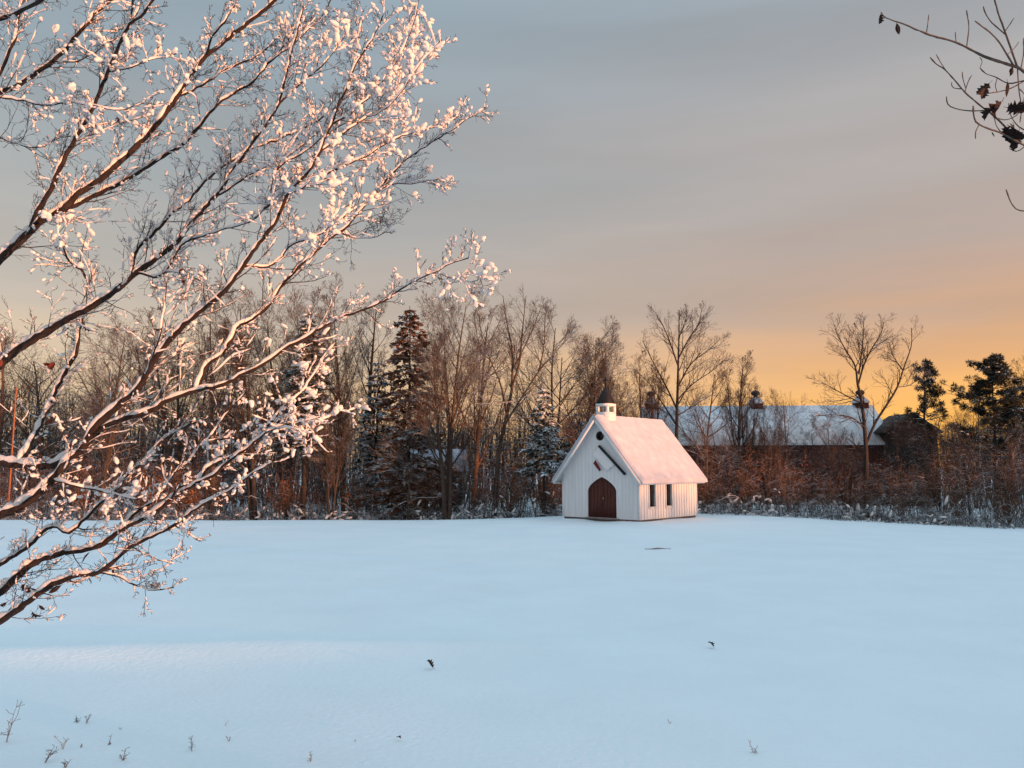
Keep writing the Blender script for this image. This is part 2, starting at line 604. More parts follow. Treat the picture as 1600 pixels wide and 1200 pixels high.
# side windows
for s, w_ in WIN:
    mb = MB()
    fx0, fx1 = hw - .004, hw + .035
    for (y0, y1, z0, z1) in ((s - w_ - .06, s - w_, wz0 - .06, wz1 + .06), (s + w_, s + w_ + .06, wz0 - .06, wz1 + .06),
                             (s - w_, s + w_, wz1, wz1 + .06)):
        mb.box(fx0, fx1, y0, y1, z0, z1)
    wf = mb.build('window', M['trim'], chapel)
    mb = MB()
    mb.box(fx0, fx1 + .035, s - w_ - .09, s + w_ + .09, wz0 - .095, wz0 - .061)
    mb.box(fx0, fx1 - .004, s - w_ + .001, s + w_ - .001, wz0 - .06, wz0)
    mb.build('sill', M['trim'], wf)
    mb = MB()
    mb.box(hw - .075, hw - .06, s - w_, s + w_, wz0, wz1)
    mb.build('pane', M['glass'], wf)
    mb = MB()
    mb.box(hw - .058, hw - .030, s - w_, s + w_, (wz0 + wz1) / 2 - .02, (wz0 + wz1) / 2 + .02)
    mb.box(hw - .058, hw - .032, s - .012, s + .012, wz0, (wz0 + wz1) / 2 - .021)
    mb.box(hw - .058, hw - .032, s - .012, s + .012, (wz0 + wz1) / 2 + .021, wz1)
    mb.build('muntin', M['darkwood'], wf)
# roof slopes with snow
OV, OF = 0.34, 0.34                    # eave and gable overhang
slope = math.atan2(SL, hw)
run = math.hypot(SL, hw) + OV / math.cos(slope)
rg = np.random.default_rng(11)
for sx in (1, -1):
    d = np.array((sx * math.cos(slope), 0, -math.sin(slope)))
    nrm = np.array((sx * math.sin(slope), 0, math.cos(slope)))
    ridge = np.array((0, 0, HW + SL + .02))

    def rp(u, y, h):
        return ridge + d * u + np.array((0, y, 0)) + nrm * h
    mb = MB()
    c8 = [rp(u, y, h) for h in (0, .055) for y in (-OF, L + OF) for u in (0, run)]
    mb.raw(c8, [(0, 2, 3, 1), (4, 5, 7, 6), (0, 1, 5, 4), (2, 6, 7, 3), (0, 4, 6, 2), (1, 3, 7, 5)])
    rf = mb.build('roof', M['trim'], chapel)
    # snow blanket: soft-edged slab with uneven surface
    nu, nv = 46, 60
    us, ysn = np.linspace(-.02, run + .05, nu), np.linspace(-OF - .045, L + OF + .04, nv)
    top = np.zeros((nu, nv, 3))
    for a, u in enumerate(us):
        for b, y in enumerate(ysn):
            e = min((run + .05 - u), y + OF + .045, L + OF + .04 - y)
            if sx == -1:
                e = min(e, 9)
            th = .125 * min(1, (max(e, 0) / .10)) ** .45
            th += .020 * mnoise.noise((u * 1.7, y * 1.7, sx * 3.)) + .010 * mnoise.noise((u * 5, y * 5, 1.7)) + .014 * mnoise.noise((y * 2.5, u * .6, 7))
            if u > run - .25:
                th += .03 * mnoise.noise((y * 3.0, 2.2, 0))
            top[a, b] = rp(u, y, .058 + max(th, .004))
    mb = MB()
    ii = (np.arange(nu - 1)[:, None] * nv + np.arange(nv - 1)[None, :])
    mb.raw(top.reshape(-1, 3), np.stack([ii, ii + 1, ii + nv + 1, ii + nv], -1).reshape(-1, 4))
    rim = [(a, 0) for a in range(nu)] + [(nu - 1, b) for b in range(1, nv)] + [(a, nv - 1) for a in range(nu - 2, -1, -1)]
    rv = [top[a, b] for a, b in rim] + [rp(us[a], ysn[b], .020) for a, b in rim]
    k = len(rim)
    mb.raw(rv, [(i, i + 1, k + i + 1, k + i) for i in range(k - 1)])
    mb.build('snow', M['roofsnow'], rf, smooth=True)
    for y0 in (-OF - .03, L + OF + .004):
        mb = MB()
        c8 = [rp(u, y, h) for h in (-.13, .02) for y in (y0, y0 + .026) for u in (0.0 if sx == 1 else .03, run)]
        mb.raw(c8, [(0, 2, 3, 1), (4, 5, 7, 6), (0, 1, 5, 4), (2, 6, 7, 3), (0, 4, 6, 2), (1, 3, 7, 5)])
        mb.build('bargeboard', M['trim'], chapel)
    mb = MB()
    c8 = [rp(u, y, h) for h in (-.11, -.004) for y in (-OF + .03, L + OF - .03) for u in (run - .03, run - .002)]
    mb.raw(c8, [(0, 2, 3, 1), (4, 5, 7, 6), (0, 1, 5, 4), (2, 6, 7, 3), (0, 4, 6, 2), (1, 3, 7, 5)])
    mb.build('fascia', M['trim'], chapel)
# belfry
BY, BA = 0.58, 0.34                    # centre behind the front, half width
zb = HW + SL
mb = MB()
mb.box(-BA, BA, BY - BA, BY + BA, zb - .55, zb + .30)
bel = mb.build('belfry', M['trim'], chapel)
for sx in (-1, 1):
    for sy in (-1, 1):
        mb = MB()
        x0, y0 = sx * (BA - .06), BY + sy * (BA - .06)
        mb.box(x0 - .06, x0 + .06, y0 - .06, y0 + .06, zb + .302, zb + .58)
        mb.build('corner_post', M['trim'], bel)
mb = MB()
mb.box(-BA - .004, BA + .004, BY - BA - .004, BY + BA + .004, zb + .582, zb + .70)
mb.build('lintel', M['trim'], bel)
mb = MB()
lat = [(0.02, .56), (.07, .53), (.09, .45), (.11, .36), (.14, .33)]
for r_, z_ in lat:
    pass
k = 12
vv = [(r_ * math.cos(a), BY + r_ * math.sin(a), zb + z_) for r_, z_ in lat for a in np.arange(k) * 2 * math.pi / k]
mb.raw(vv, [(j * k + i, j * k + (i + 1) % k, (j + 1) * k + (i + 1) % k, (j + 1) * k + i) for j in range(len(lat) - 1) for i in range(k)])
mb.build('bell', M['brass'], bel, smooth=True)
mb = MB()
e_, h0 = BA - .015, zb + .702
ringz = [(e_, h0), (e_, h0 + .03), (.170, h0 + .46), (.012, h0 + .90)]
vv = [(sx * r_, BY + sy * r_, z_) for r_, z_ in ringz for sx, sy in ((-1, -1), (1, -1), (1, 1), (-1, 1))]
qq = [(0, 3, 2, 1)] + [(j * 4 + i, j * 4 + (i + 1) % 4, (j + 1) * 4 + (i + 1) % 4, (j + 1) * 4 + i) for j in range(3) for i in range(4)] + [(12, 13, 14, 15)]
mb.raw(vv, qq)
mb.build('spire', M['copper'], bel)
mb = MB()
zt = h0 + .86
mb.box(-.028, .028, BY - .028, BY + .028, zt - .02, zt + .42)
mb.box(-.14, -.029, BY - .026, BY + .026, zt + .23, zt + .285)
mb.box(.029, .14, BY - .026, BY + .026, zt + .23, zt + .285)
mb.build('cross', M['copper'], bel)


def fp(px, py):
    return ((px - 936.0) / 119 * W, CAMZ + (730 - py) / F * 37.46 - cz)


# banner on the gable: dark bar, white cloth, red corner
a0, a1 = fp(937, 698), fp(976, 742)
banner = empty('gable_banner', (0, 0, 0))
banner.matrix_world = Matrix.Translation(ctr) @ Matrix.Rotation(-AL, 4, 'Z')
tag(banner, 'slanted dark bar with white cloth and red corner on the chapel gable', 'banner')
dv = np.array((a1[0] - a0[0], a1[1] - a0[1]))
dl = np.linalg.norm(dv)
dv /= dl
nv2 = np.array((dv[1], -dv[0]))         # towards lower left of the bar
if nv2[0] > 0:
    nv2 = -nv2
mb = MB()
q4 = [np.array(a0), np.array(a1), np.array(a1) - nv2 * .085, np.array(a0) - nv2 * .085]
mb.prism([tuple(p) for p in q4], 'y', -.16, -.05)
mb.build('bar', M['black'], banner)
nu, nv = 14, 12
top = []
for i in range(nu):
    for j in range(nv):
        u, v_ = i / (nu - 1), j / (nv - 1)
        p = np.array(a0) + dv * (u * dl * .62 * (1 - .10 * v_)) + nv2 * (.02 + v_ * .50)
        top.append((p[0], -.075 - .022 * math.sin(u * 9 + v_ * 2) * v_ - .01 * v_, p[1]))
ii = (np.arange(nu - 1)[:, None] * nv + np.arange(nv - 1)[None, :])
mb = MB()
qd = np.stack([ii, ii + 1, ii + nv + 1, ii + nv], -1).reshape(-1, 4)
mb.raw(top, qd)
mb.raw([(x, y + .006, z) for x, y, z in top], qd[:, ::-1])
mb.build('cloth', M['cloth'], banner, smooth=True)
mb = MB()
mb.prism([fp(929, 724), fp(932.5, 719), fp(941, 734), fp(938.5, 736.5)], 'y', -.135, -.125)
mb.build('red_corner', M['red'], banner)

# ------------------------------------------------------------------ buildings behind the trees


def quadslab(mb, a, b, c, d, th):
    a, b, c, d = map(np.asarray, (a, b, c, d))
    n_ = unit(np.cross(b - a, d - a))
    if n_[2] < 0:
        n_ = -n_
    v = [a, b, c, d, a + n_ * th, b + n_ * th, c + n_ * th, d + n_ * th]
    mb.raw(v, [(3, 2, 1, 0), (4, 5, 6, 7), (0, 1, 5, 4), (1, 2, 6, 5), (2, 3, 7, 6), (3, 0, 4, 7)])


def gable_house(name, loc, rz, w, dp, eave, ridge_h, wallm, roofm, label, cat, ridge_axis='x', over=.35):
    """ridge along local x: w long, dp deep"""
    r = empty(name, loc, rz)
    tag(r, label, cat)
    hx, hy = w / 2, dp / 2
    mb = MB()
    mb.box(-hx, hx, -hy, -hy + .12, -1, eave)
    mb.build('wall', wallm, r)
    mb = MB()
    mb.box(-hx, hx, hy - .12, hy, -1, eave)
    mb.build('wall', wallm, r)
    for sx in (-1, 1):
        mb = MB()
        mb.prism([(-hy + .122, -1), (hy - .122, -1), (hy - .122, eave), (0, ridge_h - .12), (-hy + .122, eave)], 'x', sx * hx - .06, sx * hx + .06)
        mb.build('gable_wall', wallm, r)
    k_ = (ridge_h - eave) / hy
    for sy in (-1, 1):
        mb = MB()
        ye, ze = sy * (hy + over), eave - over * k_
        quadslab(mb, (-hx - over, ye, ze), (hx + over, ye, ze), (hx + over, sy * .002, ridge_h), (-hx - over, sy * .002, ridge_h), .14)
        mb.build('roof', roofm, r)
    return r


A, B = P(1000, 638, 71), P(1364, 634, 69.5)
mid = (A + B) / 2
gnd = -0.6
barn = gable_house('barn', (mid[0], mid[1], gnd), math.atan2(B[1] - A[1], B[0] - A[0]), np.linalg.norm(B[:2] - A[:2]) - .7, 9.0, 5.1, mid[2] - gnd,
                   M['barnred'], M['barnroof'], 'long red barn with snowy roof and three cupolas behind the trees', 'barn', over=.3)
blen = np.linalg.norm(B[:2] - A[:2])
for pxc in (1018, 1183, 1345):
    t = (pxc - 1000) / 364 - .5
    mb = MB()
    z0 = mid[2] - gnd
    x0 = t * blen
    mb.box(x0 - .52, x0 + .52, -.52, .52, z0 - .5, z0 + .28)
    cu = mb.build('cupola', M['barnred'], barn)
    mb = MB()
    mb.box(x0 - .60, x0 + .60, -.60, .60, z0 + .282, z0 + .36)
    vv = [(x0 + sx * r_, sy * r_, z0 + z_) for r_, z_ in ((.58, .362), (.44, .62), (.22, .86)) for sx, sy in ((-1, -1), (1, -1), (1, 1), (-1, 1))]
    mb.raw(vv, [(j * 4 + i, j * 4 + (i + 1) % 4, (j + 1) * 4 + (i + 1) % 4, (j + 1) * 4 + i) for j in range(2) for i in range(4)] + [(8, 9, 10, 11)])
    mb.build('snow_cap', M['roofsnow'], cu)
    mb = MB()
    k = 10
    prof = [(.16, .84), (.19, 1.0), (.36, 1.08), (.40, 1.22), (.34, 1.36), (.18, 1.44), (.02, 1.46)]
    vv = [(x0 + r_ * math.cos(a), r_ * math.sin(a), z0 + z_) for r_, z_ in prof for a in np.arange(k) * 2 * math.pi / k]
    mb.raw(vv, [(j * k + i, j * k + (i + 1) % k, (j + 1) * k + (i + 1) % k, (j + 1) * k + i) for j in range(len(prof) - 1) for i in range(k)])
    mb.build('ventilator', M['black'], cu, smooth=True)

p = P(1437, 650, 63)
pk = P(1437, 646, 63)[2]
ev = P(1437, 668, 63)[2]
gable_house('dark_cabin', (p[0], p[1] + 3, -.8), R(90), 3.4, 4.0, ev + .6, pk + .8, M['darkwood'], M['shingle'],
            'dark timber cabin gable between the barn and the pines', 'cabin', over=.3)
p = P(683, 720, 55)
rz_ = P(683, 704, 56.2)[2]
ez_ = P(683, 736, 54.6)[2]
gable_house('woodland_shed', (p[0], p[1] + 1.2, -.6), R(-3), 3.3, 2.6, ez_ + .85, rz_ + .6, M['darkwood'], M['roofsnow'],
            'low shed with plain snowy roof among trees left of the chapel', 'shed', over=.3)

# ------------------------------------------------------------------ snow clump templates
bmx = bmesh.new()
bmesh.ops.create_icosphere(bmx, subdivisions=2, radius=1)
ICO_V = np.array([v.co[:] for v in bmx.verts])
ICO_F = np.array([[v.index for v in f.verts] for f in bmx.faces])
bmx.free()
bmx = bmesh.new()
bmesh.ops.create_icosphere(bmx, subdivisions=1, radius=1)
ICO1_V = np.array([v.co[:] for v in bmx.verts])
ICO1_F = np.array([[v.index for v in f.verts] for f in bmx.faces])
bmx.free()


def lumpy(V, s, amp):
    return np.array([np.array(v) * (1 + amp * mnoise.noise((v[0] * 1.1 + s * 7.1, v[1] * 1.1, v[2] * 1.1 + s * 3.3)) * 1.4
                                    + amp * .5 * mnoise.noise((v[0] * 2.6, v[1] * 2.6 + s * 5, v[2] * 2.6))) for v in V])




def lobed(V, s):
    rng = np.random.default_rng(s)
    c = rng.normal(0, 1, (5, 3)) * (1.0, .75, .75)
    c = c / np.linalg.norm(c, axis=1, keepdims=True) * rng.uniform(.25, .62, 5)[:, None]
    rho = np.maximum(rng.uniform(.42, .72, 5), np.linalg.norm(c, axis=1) + .06)
    d = V @ c.T
    r = (d + np.sqrt(np.maximum(d * d - (c * c).sum(1)[None] + rho[None] ** 2, 0))).max(1)
    return lumpy(V, s, .18) * (r / r.mean())[:, None]


TEMPL = [lobed(ICO_V, s) for s in range(16)]
TEMPL1 = [lumpy(ICO1_V, s, .45) for s in range(12)]


def clumps(mb, pos, ax_dir, size, rng, low=False, elong=(1.0, 2.2), flat=(.6, 1.0)):
    """snow lumps at pos, stretched along ax_dir"""
    T, Fc = (TEMPL1, ICO1_F) if low else (TEMPL, ICO_F)
    m = len(pos)
    if not m:
        return
    pos, ax_dir, size = np.asarray(pos), np.asarray(ax_dir), np.asarray(size)
    ax_dir = ax_dir / (np.linalg.norm(ax_dir, axis=1, keepdims=True) + 1e-9)
    up = np.tile(np.array((0.02, 0.03, 1.0)), (m, 1))
    s_ = np.cross(up, ax_dir)
    s_ /= np.linalg.norm(s_, axis=1, keepdims=True) + 1e-9
    u_ = np.cross(ax_dir, s_)
    el = rng.uniform(*elong, m)
    fl = rng.uniform(*flat, m)
    idx = rng.integers(0, len(T), m)
    TV = np.stack(T)[idx]
    rot = rng.uniform(0, 6.28, m)
    c_, sn = np.cos(rot)[:, None], np.sin(rot)[:, None]
    a, b = TV[:, :, 1] * c_ - TV[:, :, 2] * sn, TV[:, :, 1] * sn + TV[:, :, 2] * c_
    v = (pos[:, None] + ax_dir[:, None] * (TV[:, :, 0] * (el * size)[:, None])[..., None]
         + s_[:, None] * (a * size[:, None])[..., None] + u_[:, None] * (b * (fl * size)[:, None])[..., None])
    nv_ = TV.shape[1]
    f = (Fc[None] + (np.arange(m) * nv_)[:, None, None]).reshape(-1, 3)
    mb.raw(v.reshape(-1, 3), tris=f)


# ------------------------------------------------------------------ branching
def perp(t, rng):
    v = rng.normal(size=3)
    v -= t * v.dot(t)
    return unit(v)


def grow(out_, p, d, Ln, r, level, last, rng, par):
    n_ = (10, 8, 6, 4, 3, 3)[level]
    st = Ln / (n_ - 1)
    pts = [np.array(p)]
    d = unit(np.asarray(d, float))
    for i in range(n_ - 1):
        d = unit(d + rng.normal(0, par['wob'][level], 3) + np.array((0, 0, par['up'][level])))
        pts.append(pts[-1] + d * st)
    pts = np.array(pts)
    rad = np.maximum(r * (1 - np.linspace(0, 1, n_) * par['taper']), par['rmin'])
    out_.append((level, pts, rad))
    if level < last:
        spawn(out_, pts, rad, Ln, level, last, rng, par)


def spawn(out_, pts, rad, Ln, level, last, rng, par, t0=None, cnt=None):
    n_ = len(pts)
    cnt = cnt if cnt is not None else par['cnt'][level]
    t0 = par['t0'][level] if t0 is None else t0
    cnt = max(1, int(cnt * rng.uniform(.8, 1.2)))
    for c in range(cnt):
        t = t0 + (1 - t0) * ((c + rng.uniform(0, 1)) / cnt)
        f = t * (n_ - 1)
        i = min(int(f), n_ - 2)
        w_ = f - i
        p = pts[i] * (1 - w_) + pts[i + 1] * w_
        tg = unit(pts[i + 1] - pts[i])
        rr = rad[i] * (1 - w_) + rad[i + 1] * w_
        an = R(par['ang'][level] * rng.uniform(.7, 1.3))
        d = unit(tg * math.cos(an) + perp(tg, rng) * math.sin(an))
        lc = Ln * par['rat'][level] * (1.15 - .75 * (t - t0) / (1 - t0 + 1e-6)) * rng.uniform(.65, 1.2)
        grow(out_, p, d, lc, max(rr * par['rr'], par['rmin']), level + 1, last, rng, par)


PAR = dict(
    upright=dict(wob=(.03, .045, .055, .065, .08, .1), up=(.05, .10, .07, .05, .03, 0), taper=.86, rmin=.0056, cnt=(16, 9, 7, 3), t0=(.25, .22, .15, .1),
                 ang=(38, 36, 38, 40), rat=(.42, .48, .6, .8), rr=.55),
    spread=dict(wob=(.04, .06, .07, .08, .09, .1), up=(.03, .05, .04, .03, .02, 0), taper=.82, rmin=.0056, cnt=(14, 10, 7, 3), t0=(.28, .2, .15, .1),
                ang=(50, 42, 42, 42), rat=(.55, .5, .6, .8), rr=.6),
    slim=dict(wob=(.02, .04, .05, .06, .08, .1), up=(.05, .14, .08, .05, .03, 0), taper=.88, rmin=.0054, cnt=(18, 7, 6, 3), t0=(.3, .2, .15, .1),
              ang=(34, 32, 36, 40), rat=(.27, .52, .6, .8), rr=.5),
)


def tree_meshes(seed, H, r0, par, stems=1, last=4):
    rng = np.random.default_rng(seed)
    ol = []
    for s in range(stems):
        a = rng.uniform(0, 6.28)
        tilt = 0.02 if stems == 1 else rng.uniform(.08, .2)
        h = H * (1 if s == 0 else rng.uniform(.75, .97))
        grow(ol, (math.cos(a) * .12 * (stems > 1), math.sin(a) * .12 * (stems > 1), -.3), (math.cos(a) * tilt, math.sin(a) * tilt, 1), h, r0 * (1 if stems == 1 else .75), 0, last, rng, PAR[par])
    tm, cm = MB(), MB()
    zmax = max(p[:, 2].max() for _, p, _ in ol)
    k_ = H / zmax
    for lv, p, r_ in ol:
        (tm if lv == 0 else cm).tube(p * np.array((1, 1, k_)), r_, (7, 5, 4, 3, 3)[lv])
    return tm.mesh('trunk', True), cm.mesh('crown', False)


TL = {}


def bare_tree(px, depth, topy, key, label, material='tree', wscale=1.0, rz=None, group='bare trees along the field edge'):
    x = (px - 800) / F * depth * 1.0
    top = P(px, topy, depth)
    gzv = float(gz(x, depth)) - .05
    h = top[2] - gzv
    if key not in TL:
        seed, par, stems = KEYS[key]
        TL[key] = tree_meshes(seed, 12.0, .20, par, stems)
    r = empty('bare_tree', (top[0], depth, gzv), rz if rz is not None else (px * 1.7) % 6.28)
    k_ = h / 12.0
    tag(r, label, 'tree', group)
    for me, nm in zip(TL[key], ('trunk', 'crown')):
        o = bpy.data.objects.new(nm, me)
        if not me.materials:
            me.materials.append(M['tree'])
        link(o, r)
        o.material_slots[0].link = 'OBJECT'
        o.material_slots[0].material = M[material]
        o.scale = (k_ * wscale, k_ * wscale, k_)
    return r


KEYS = {'u1': (1, 'upright', 1), 'u2': (2, 'upright', 1), 'u3': (3, 'upright', 2), 's1': (4, 'spread', 1), 's2': (5, 'spread', 1), 's3': (6, 'spread', 2),
        'l1': (7, 'slim', 1), 'l2': (8, 'slim', 3), 'u4': (9, 'upright', 3), 's4': (10, 'spread', 1), 'u5': (11, 'upright', 2)}

TREES = [
    (1122, 45, 640, 's4', 'small bare tree beside the right chapel eave', 'tree', .7),
    (1196, 44.5, 628, 'u4', 'bushy many-stemmed bare tree under the middle cupola', 'tree_dark', .6),
    (1262, 45, 652, 's3', 'low twin bare tree below the barn ridge, right of centre', 'tree_dark', .7),
    (1318, 44, 668, 'u4', 'low many-stemmed bare tree left of the forked tree trunk', 'tree_dark', .8),
    (1402, 44, 640, 's2', 'bare tree right of the forked tree, before the cabin', 'tree_dark', .6),
    (1462, 43.5, 652, 'u4', 'many-stemmed bare tree below the ragged pine', 'tree_dark', .8),
    (1506, 43, 640, 's4', 'crooked bare tree left of the broad pine', 'tree_dark', .6),
    (1566, 42.5, 648, 'u5', 'forked low bare tree before the broad pine', 'tree', .7),
    (640, 44, 640, 's4', 'small bare tree in front of the brown conifer', 'tree', .8),
    (520, 44.5, 620, 'u4', 'low many-stemmed bare tree right of the dark spruce', 'tree', .8),
    (735, 44, 655, 's2', 'low bare tree right of the snowy shed roof', 'tree_red', .7),
    (12, 52, 505, 'u2', 'bare tree at the far left edge behind the snowy branches', 'tree_red', 1.0),
    (78, 56, 522, 's1', 'short bare tree second from the left edge', 'tree', 1.0),
    (166, 46, 482, 'u3', 'twin-stemmed bare tree framed by the lower left branches', 'tree', 1.0),
    (236, 54, 500, 's2', 'broad bare tree standing right of the twin-stemmed one', 'tree_red', 1.0),
    (300, 50, 478, 'l2', 'three-stemmed slim bare tree behind the middle snowy limb', 'tree', 1.0),
    (345, 47, 455, 'u1', 'upright bare tree with thick trunk left of the first spruce', 'tree', .9),
    (412, 45, 425, 'u5', 'tall forked bare tree just left of the dark spruce', 'tree_dark', .9),
    (455, 52, 432, 'u4', 'many-stemmed bare tree rising behind the dark spruce', 'tree', .9),
    (548, 46, 430, 'u3', 'tall twin bare tree between the dark spruce and brown conifer', 'tree', .8),
    (582, 51, 450, 'l1', 'slim bare tree just left of the brown conifer', 'tree_dark', 1.0),
    (702, 44, 432, 'u4', 'tallest many-stemmed bare tree right of the brown conifer', 'tree', .85),
    (742, 50, 462, 'u2', 'narrow bare tree between the tallest tree and the arching one', 'tree_red', .9),
    (858, 52, 468, 's3', 'bare tree directly left of the chapel roof, behind the snowy fir', 'tree', .8),
    (905, 47, 492, 'u5', 'bare forked tree rising directly behind the chapel steeple, left of it', 'tree', .9),
    (962, 49, 506, 'u3', 'bare twin tree rising behind the chapel roof ridge', 'tree_red', .95),
    (1012, 56, 540, 'l2', 'thin bare clump just left of the tall straight tree behind chapel', 'tree_red', 1.0),
    (1098, 52, 552, 's4', 'low bare tree just right of the tall straight tree', 'tree_red', .7),
    (1146, 46, 548, 'l1', 'slender bare tree in front of the barn roof, left half', 'tree_dark', 1.0),
    (1160, 48, 572, 'l2', 'thin leaning stems beside the slender tree before the barn', 'tree_dark', .8),
    (1226, 47, 602, 's2', 'small rounded bare tree in front of the barn centre', 'tree_red', .55),
    (1292, 50, 640, 's1', 'lowest bare tree in front of the barn, right half', 'tree_red', .6),
    (1588, 55, 545, 'u1', 'bare tree at the far right edge above the pines', 'tree_red', .8),
    (1512, 60, 590, 's3', 'hazy bare tree between the two right pines', 'tree_red', .6),
]
for t in TREES:
    bare_tree(*t)


# three trees whose limbs follow the photograph
def traced_tree(name, depth, limbs, label, par, seed, material, spread_d=1.2, group='bare trees along the field edge', cnts=(9, 7)):
    rng = np.random.default_rng(seed)
    base = P(*limbs[0][0][0], depth)
    g = float(gz(base[0], depth)) - .1
    root = empty(name, (base[0], depth, g))
    tag(root, label, 'tree', group)
    org = np.array((base[0], depth, g))
    tm, cm = MB(), MB()
    done = []
    for li, (pp, w0, w1) in enumerate(limbs):
        d0 = depth
        if li:
            best = None
            for q, dd in done:
                e = np.abs(q - np.array(pp[0])).sum(1)
                j = int(e.argmin())
                if best is None or e[j] < best[0]:
                    best = (e[j], dd[j])
            d0 = best[1]
        d1 = d0 + (rng.uniform(-spread_d, spread_d) if li else 0)
        n_ = max(6, len(pp) * 3)
        pr = resample(np.array(pp, float), n_)
        dd = np.linspace(d0, d1, n_) + (np.cumsum(rng.normal(0, .03, n_)) if li else 0)
        done.append((pr, dd))
        w = np.array([P(a[0], a[1], b) for a, b in zip(pr, dd)])
        if li == 0:
            w[0][2] = g
        rad = np.linspace(w0, w1, n_) / 2 * depth / F * .66
        loc = w - org
        (tm if li == 0 else cm).tube(loc, rad, 7 if li == 0 else 5)
        Ln = np.linalg.norm(np.diff(loc, axis=0), axis=1).sum()
        ol = []
        spawn(ol, loc, rad, min(max(Ln, 2.2), 3.6) * 1.0, 1, 4, rng, PAR[par], t0=.5 if li == 0 else .12, cnt=cnts[0] if li else cnts[1])
        for lv, p_, r_ in ol:
            cm.tube(p_, r_, (7, 5, 4, 3, 3)[lv])
    tm.build('trunk', M[material], root, True)
    cm.build('crown', M[material], root)
    return root


traced_tree('bare_tree', 43.5, [
    ([(1354, 826), (1353, 780), (1353, 710), (1350, 660), (1345, 622), (1340, 600)], 15, 6),
    ([(1340, 602), (1336, 572), (1322, 548), (1308, 522), (1304, 508)], 5.5, 1.5),
    ([(1341, 600), (1350, 570), (1362, 545), (1376, 522), (1381, 503)], 5, 1.5),
    ([(1342, 585), (1347, 545), (1350, 500)], 4, 1.2),
    ([(1353, 695), (1368, 660), (1386, 632), (1402, 605), (1413, 572), (1424, 540), (1424, 512)], 7, 1.5),
    ([(1410, 578), (1395, 555), (1390, 535)], 3, 1),
    ([(1402, 605), (1425, 600), (1445, 575)], 2.5, 1),
    ([(1346, 630), (1322, 618), (1296, 604), (1278, 594)], 4, 1),
    ([(1350, 668), (1330, 652), (1300, 648), (1274, 650)], 4, 1.2)],
    'tall bare tree with forked crown at the right end of the barn', 'spread', 31, 'tree_dark', cnts=(11, 4))
traced_tree('bare_tree', 46, [
    ([(1056, 815), (1056, 740), (1057, 690), (1058, 640), (1060, 560), (1061, 520), (1061, 484)], 13, 1.8),
    ([(1059, 570), (1045, 530), (1034, 505), (1026, 492)], 4.5, 1.2),
    ([(1060, 560), (1076, 530), (1092, 505), (1096, 484)], 4.5, 1.2),
    ([(1059, 605), (1080, 568), (1106, 548), (1126, 528)], 4.5, 1.2),
    ([(1058, 625), (1085, 598), (1112, 580), (1134, 560)], 4, 1.2),
    ([(1058, 640), (1040, 602), (1020, 565), (1004, 532)], 5, 1.2),
    ([(1057, 665), (1035, 630), (1015, 600), (1000, 585)], 4, 1.2),
    ([(1058, 650), (1090, 630), (1120, 612)], 3.5, 1),
    ([(1060, 530), (1070, 505), (1074, 488)], 3, 1)],
    'tall straight bare tree just right of the chapel roof', 'upright', 32, 'tree_dark', cnts=(13, 7))
traced_tree('bare_tree', 45, [
    ([(772, 815), (775, 760), (781, 700), (792, 650), (800, 608)], 13, 7),
    ([(800, 610), (800, 545), (792, 505), (786, 462)], 6, 1.4),
    ([(799, 608), (812, 565), (816, 520), (822, 462)], 6, 1.4),
    ([(788, 665), (815, 622), (842, 580), (870, 548), (896, 520)], 6, 1.4),
    ([(842, 580), (850, 540), (852, 490)], 4, 1.2),
    ([(792, 650), (782, 600), (766, 562), (752, 520), (748, 492)], 5, 1.3),
    ([(766, 562), (744, 548), (730, 565)], 3, 1),
    ([(784, 690), (752, 650), (735, 625), (722, 612)], 4, 1),
    ([(800, 580), (830, 520), (846, 478)], 4, 1.2)],
    'bare tree with arching limbs left of the chapel', 'upright', 33, 'tree', cnts=(13, 4))


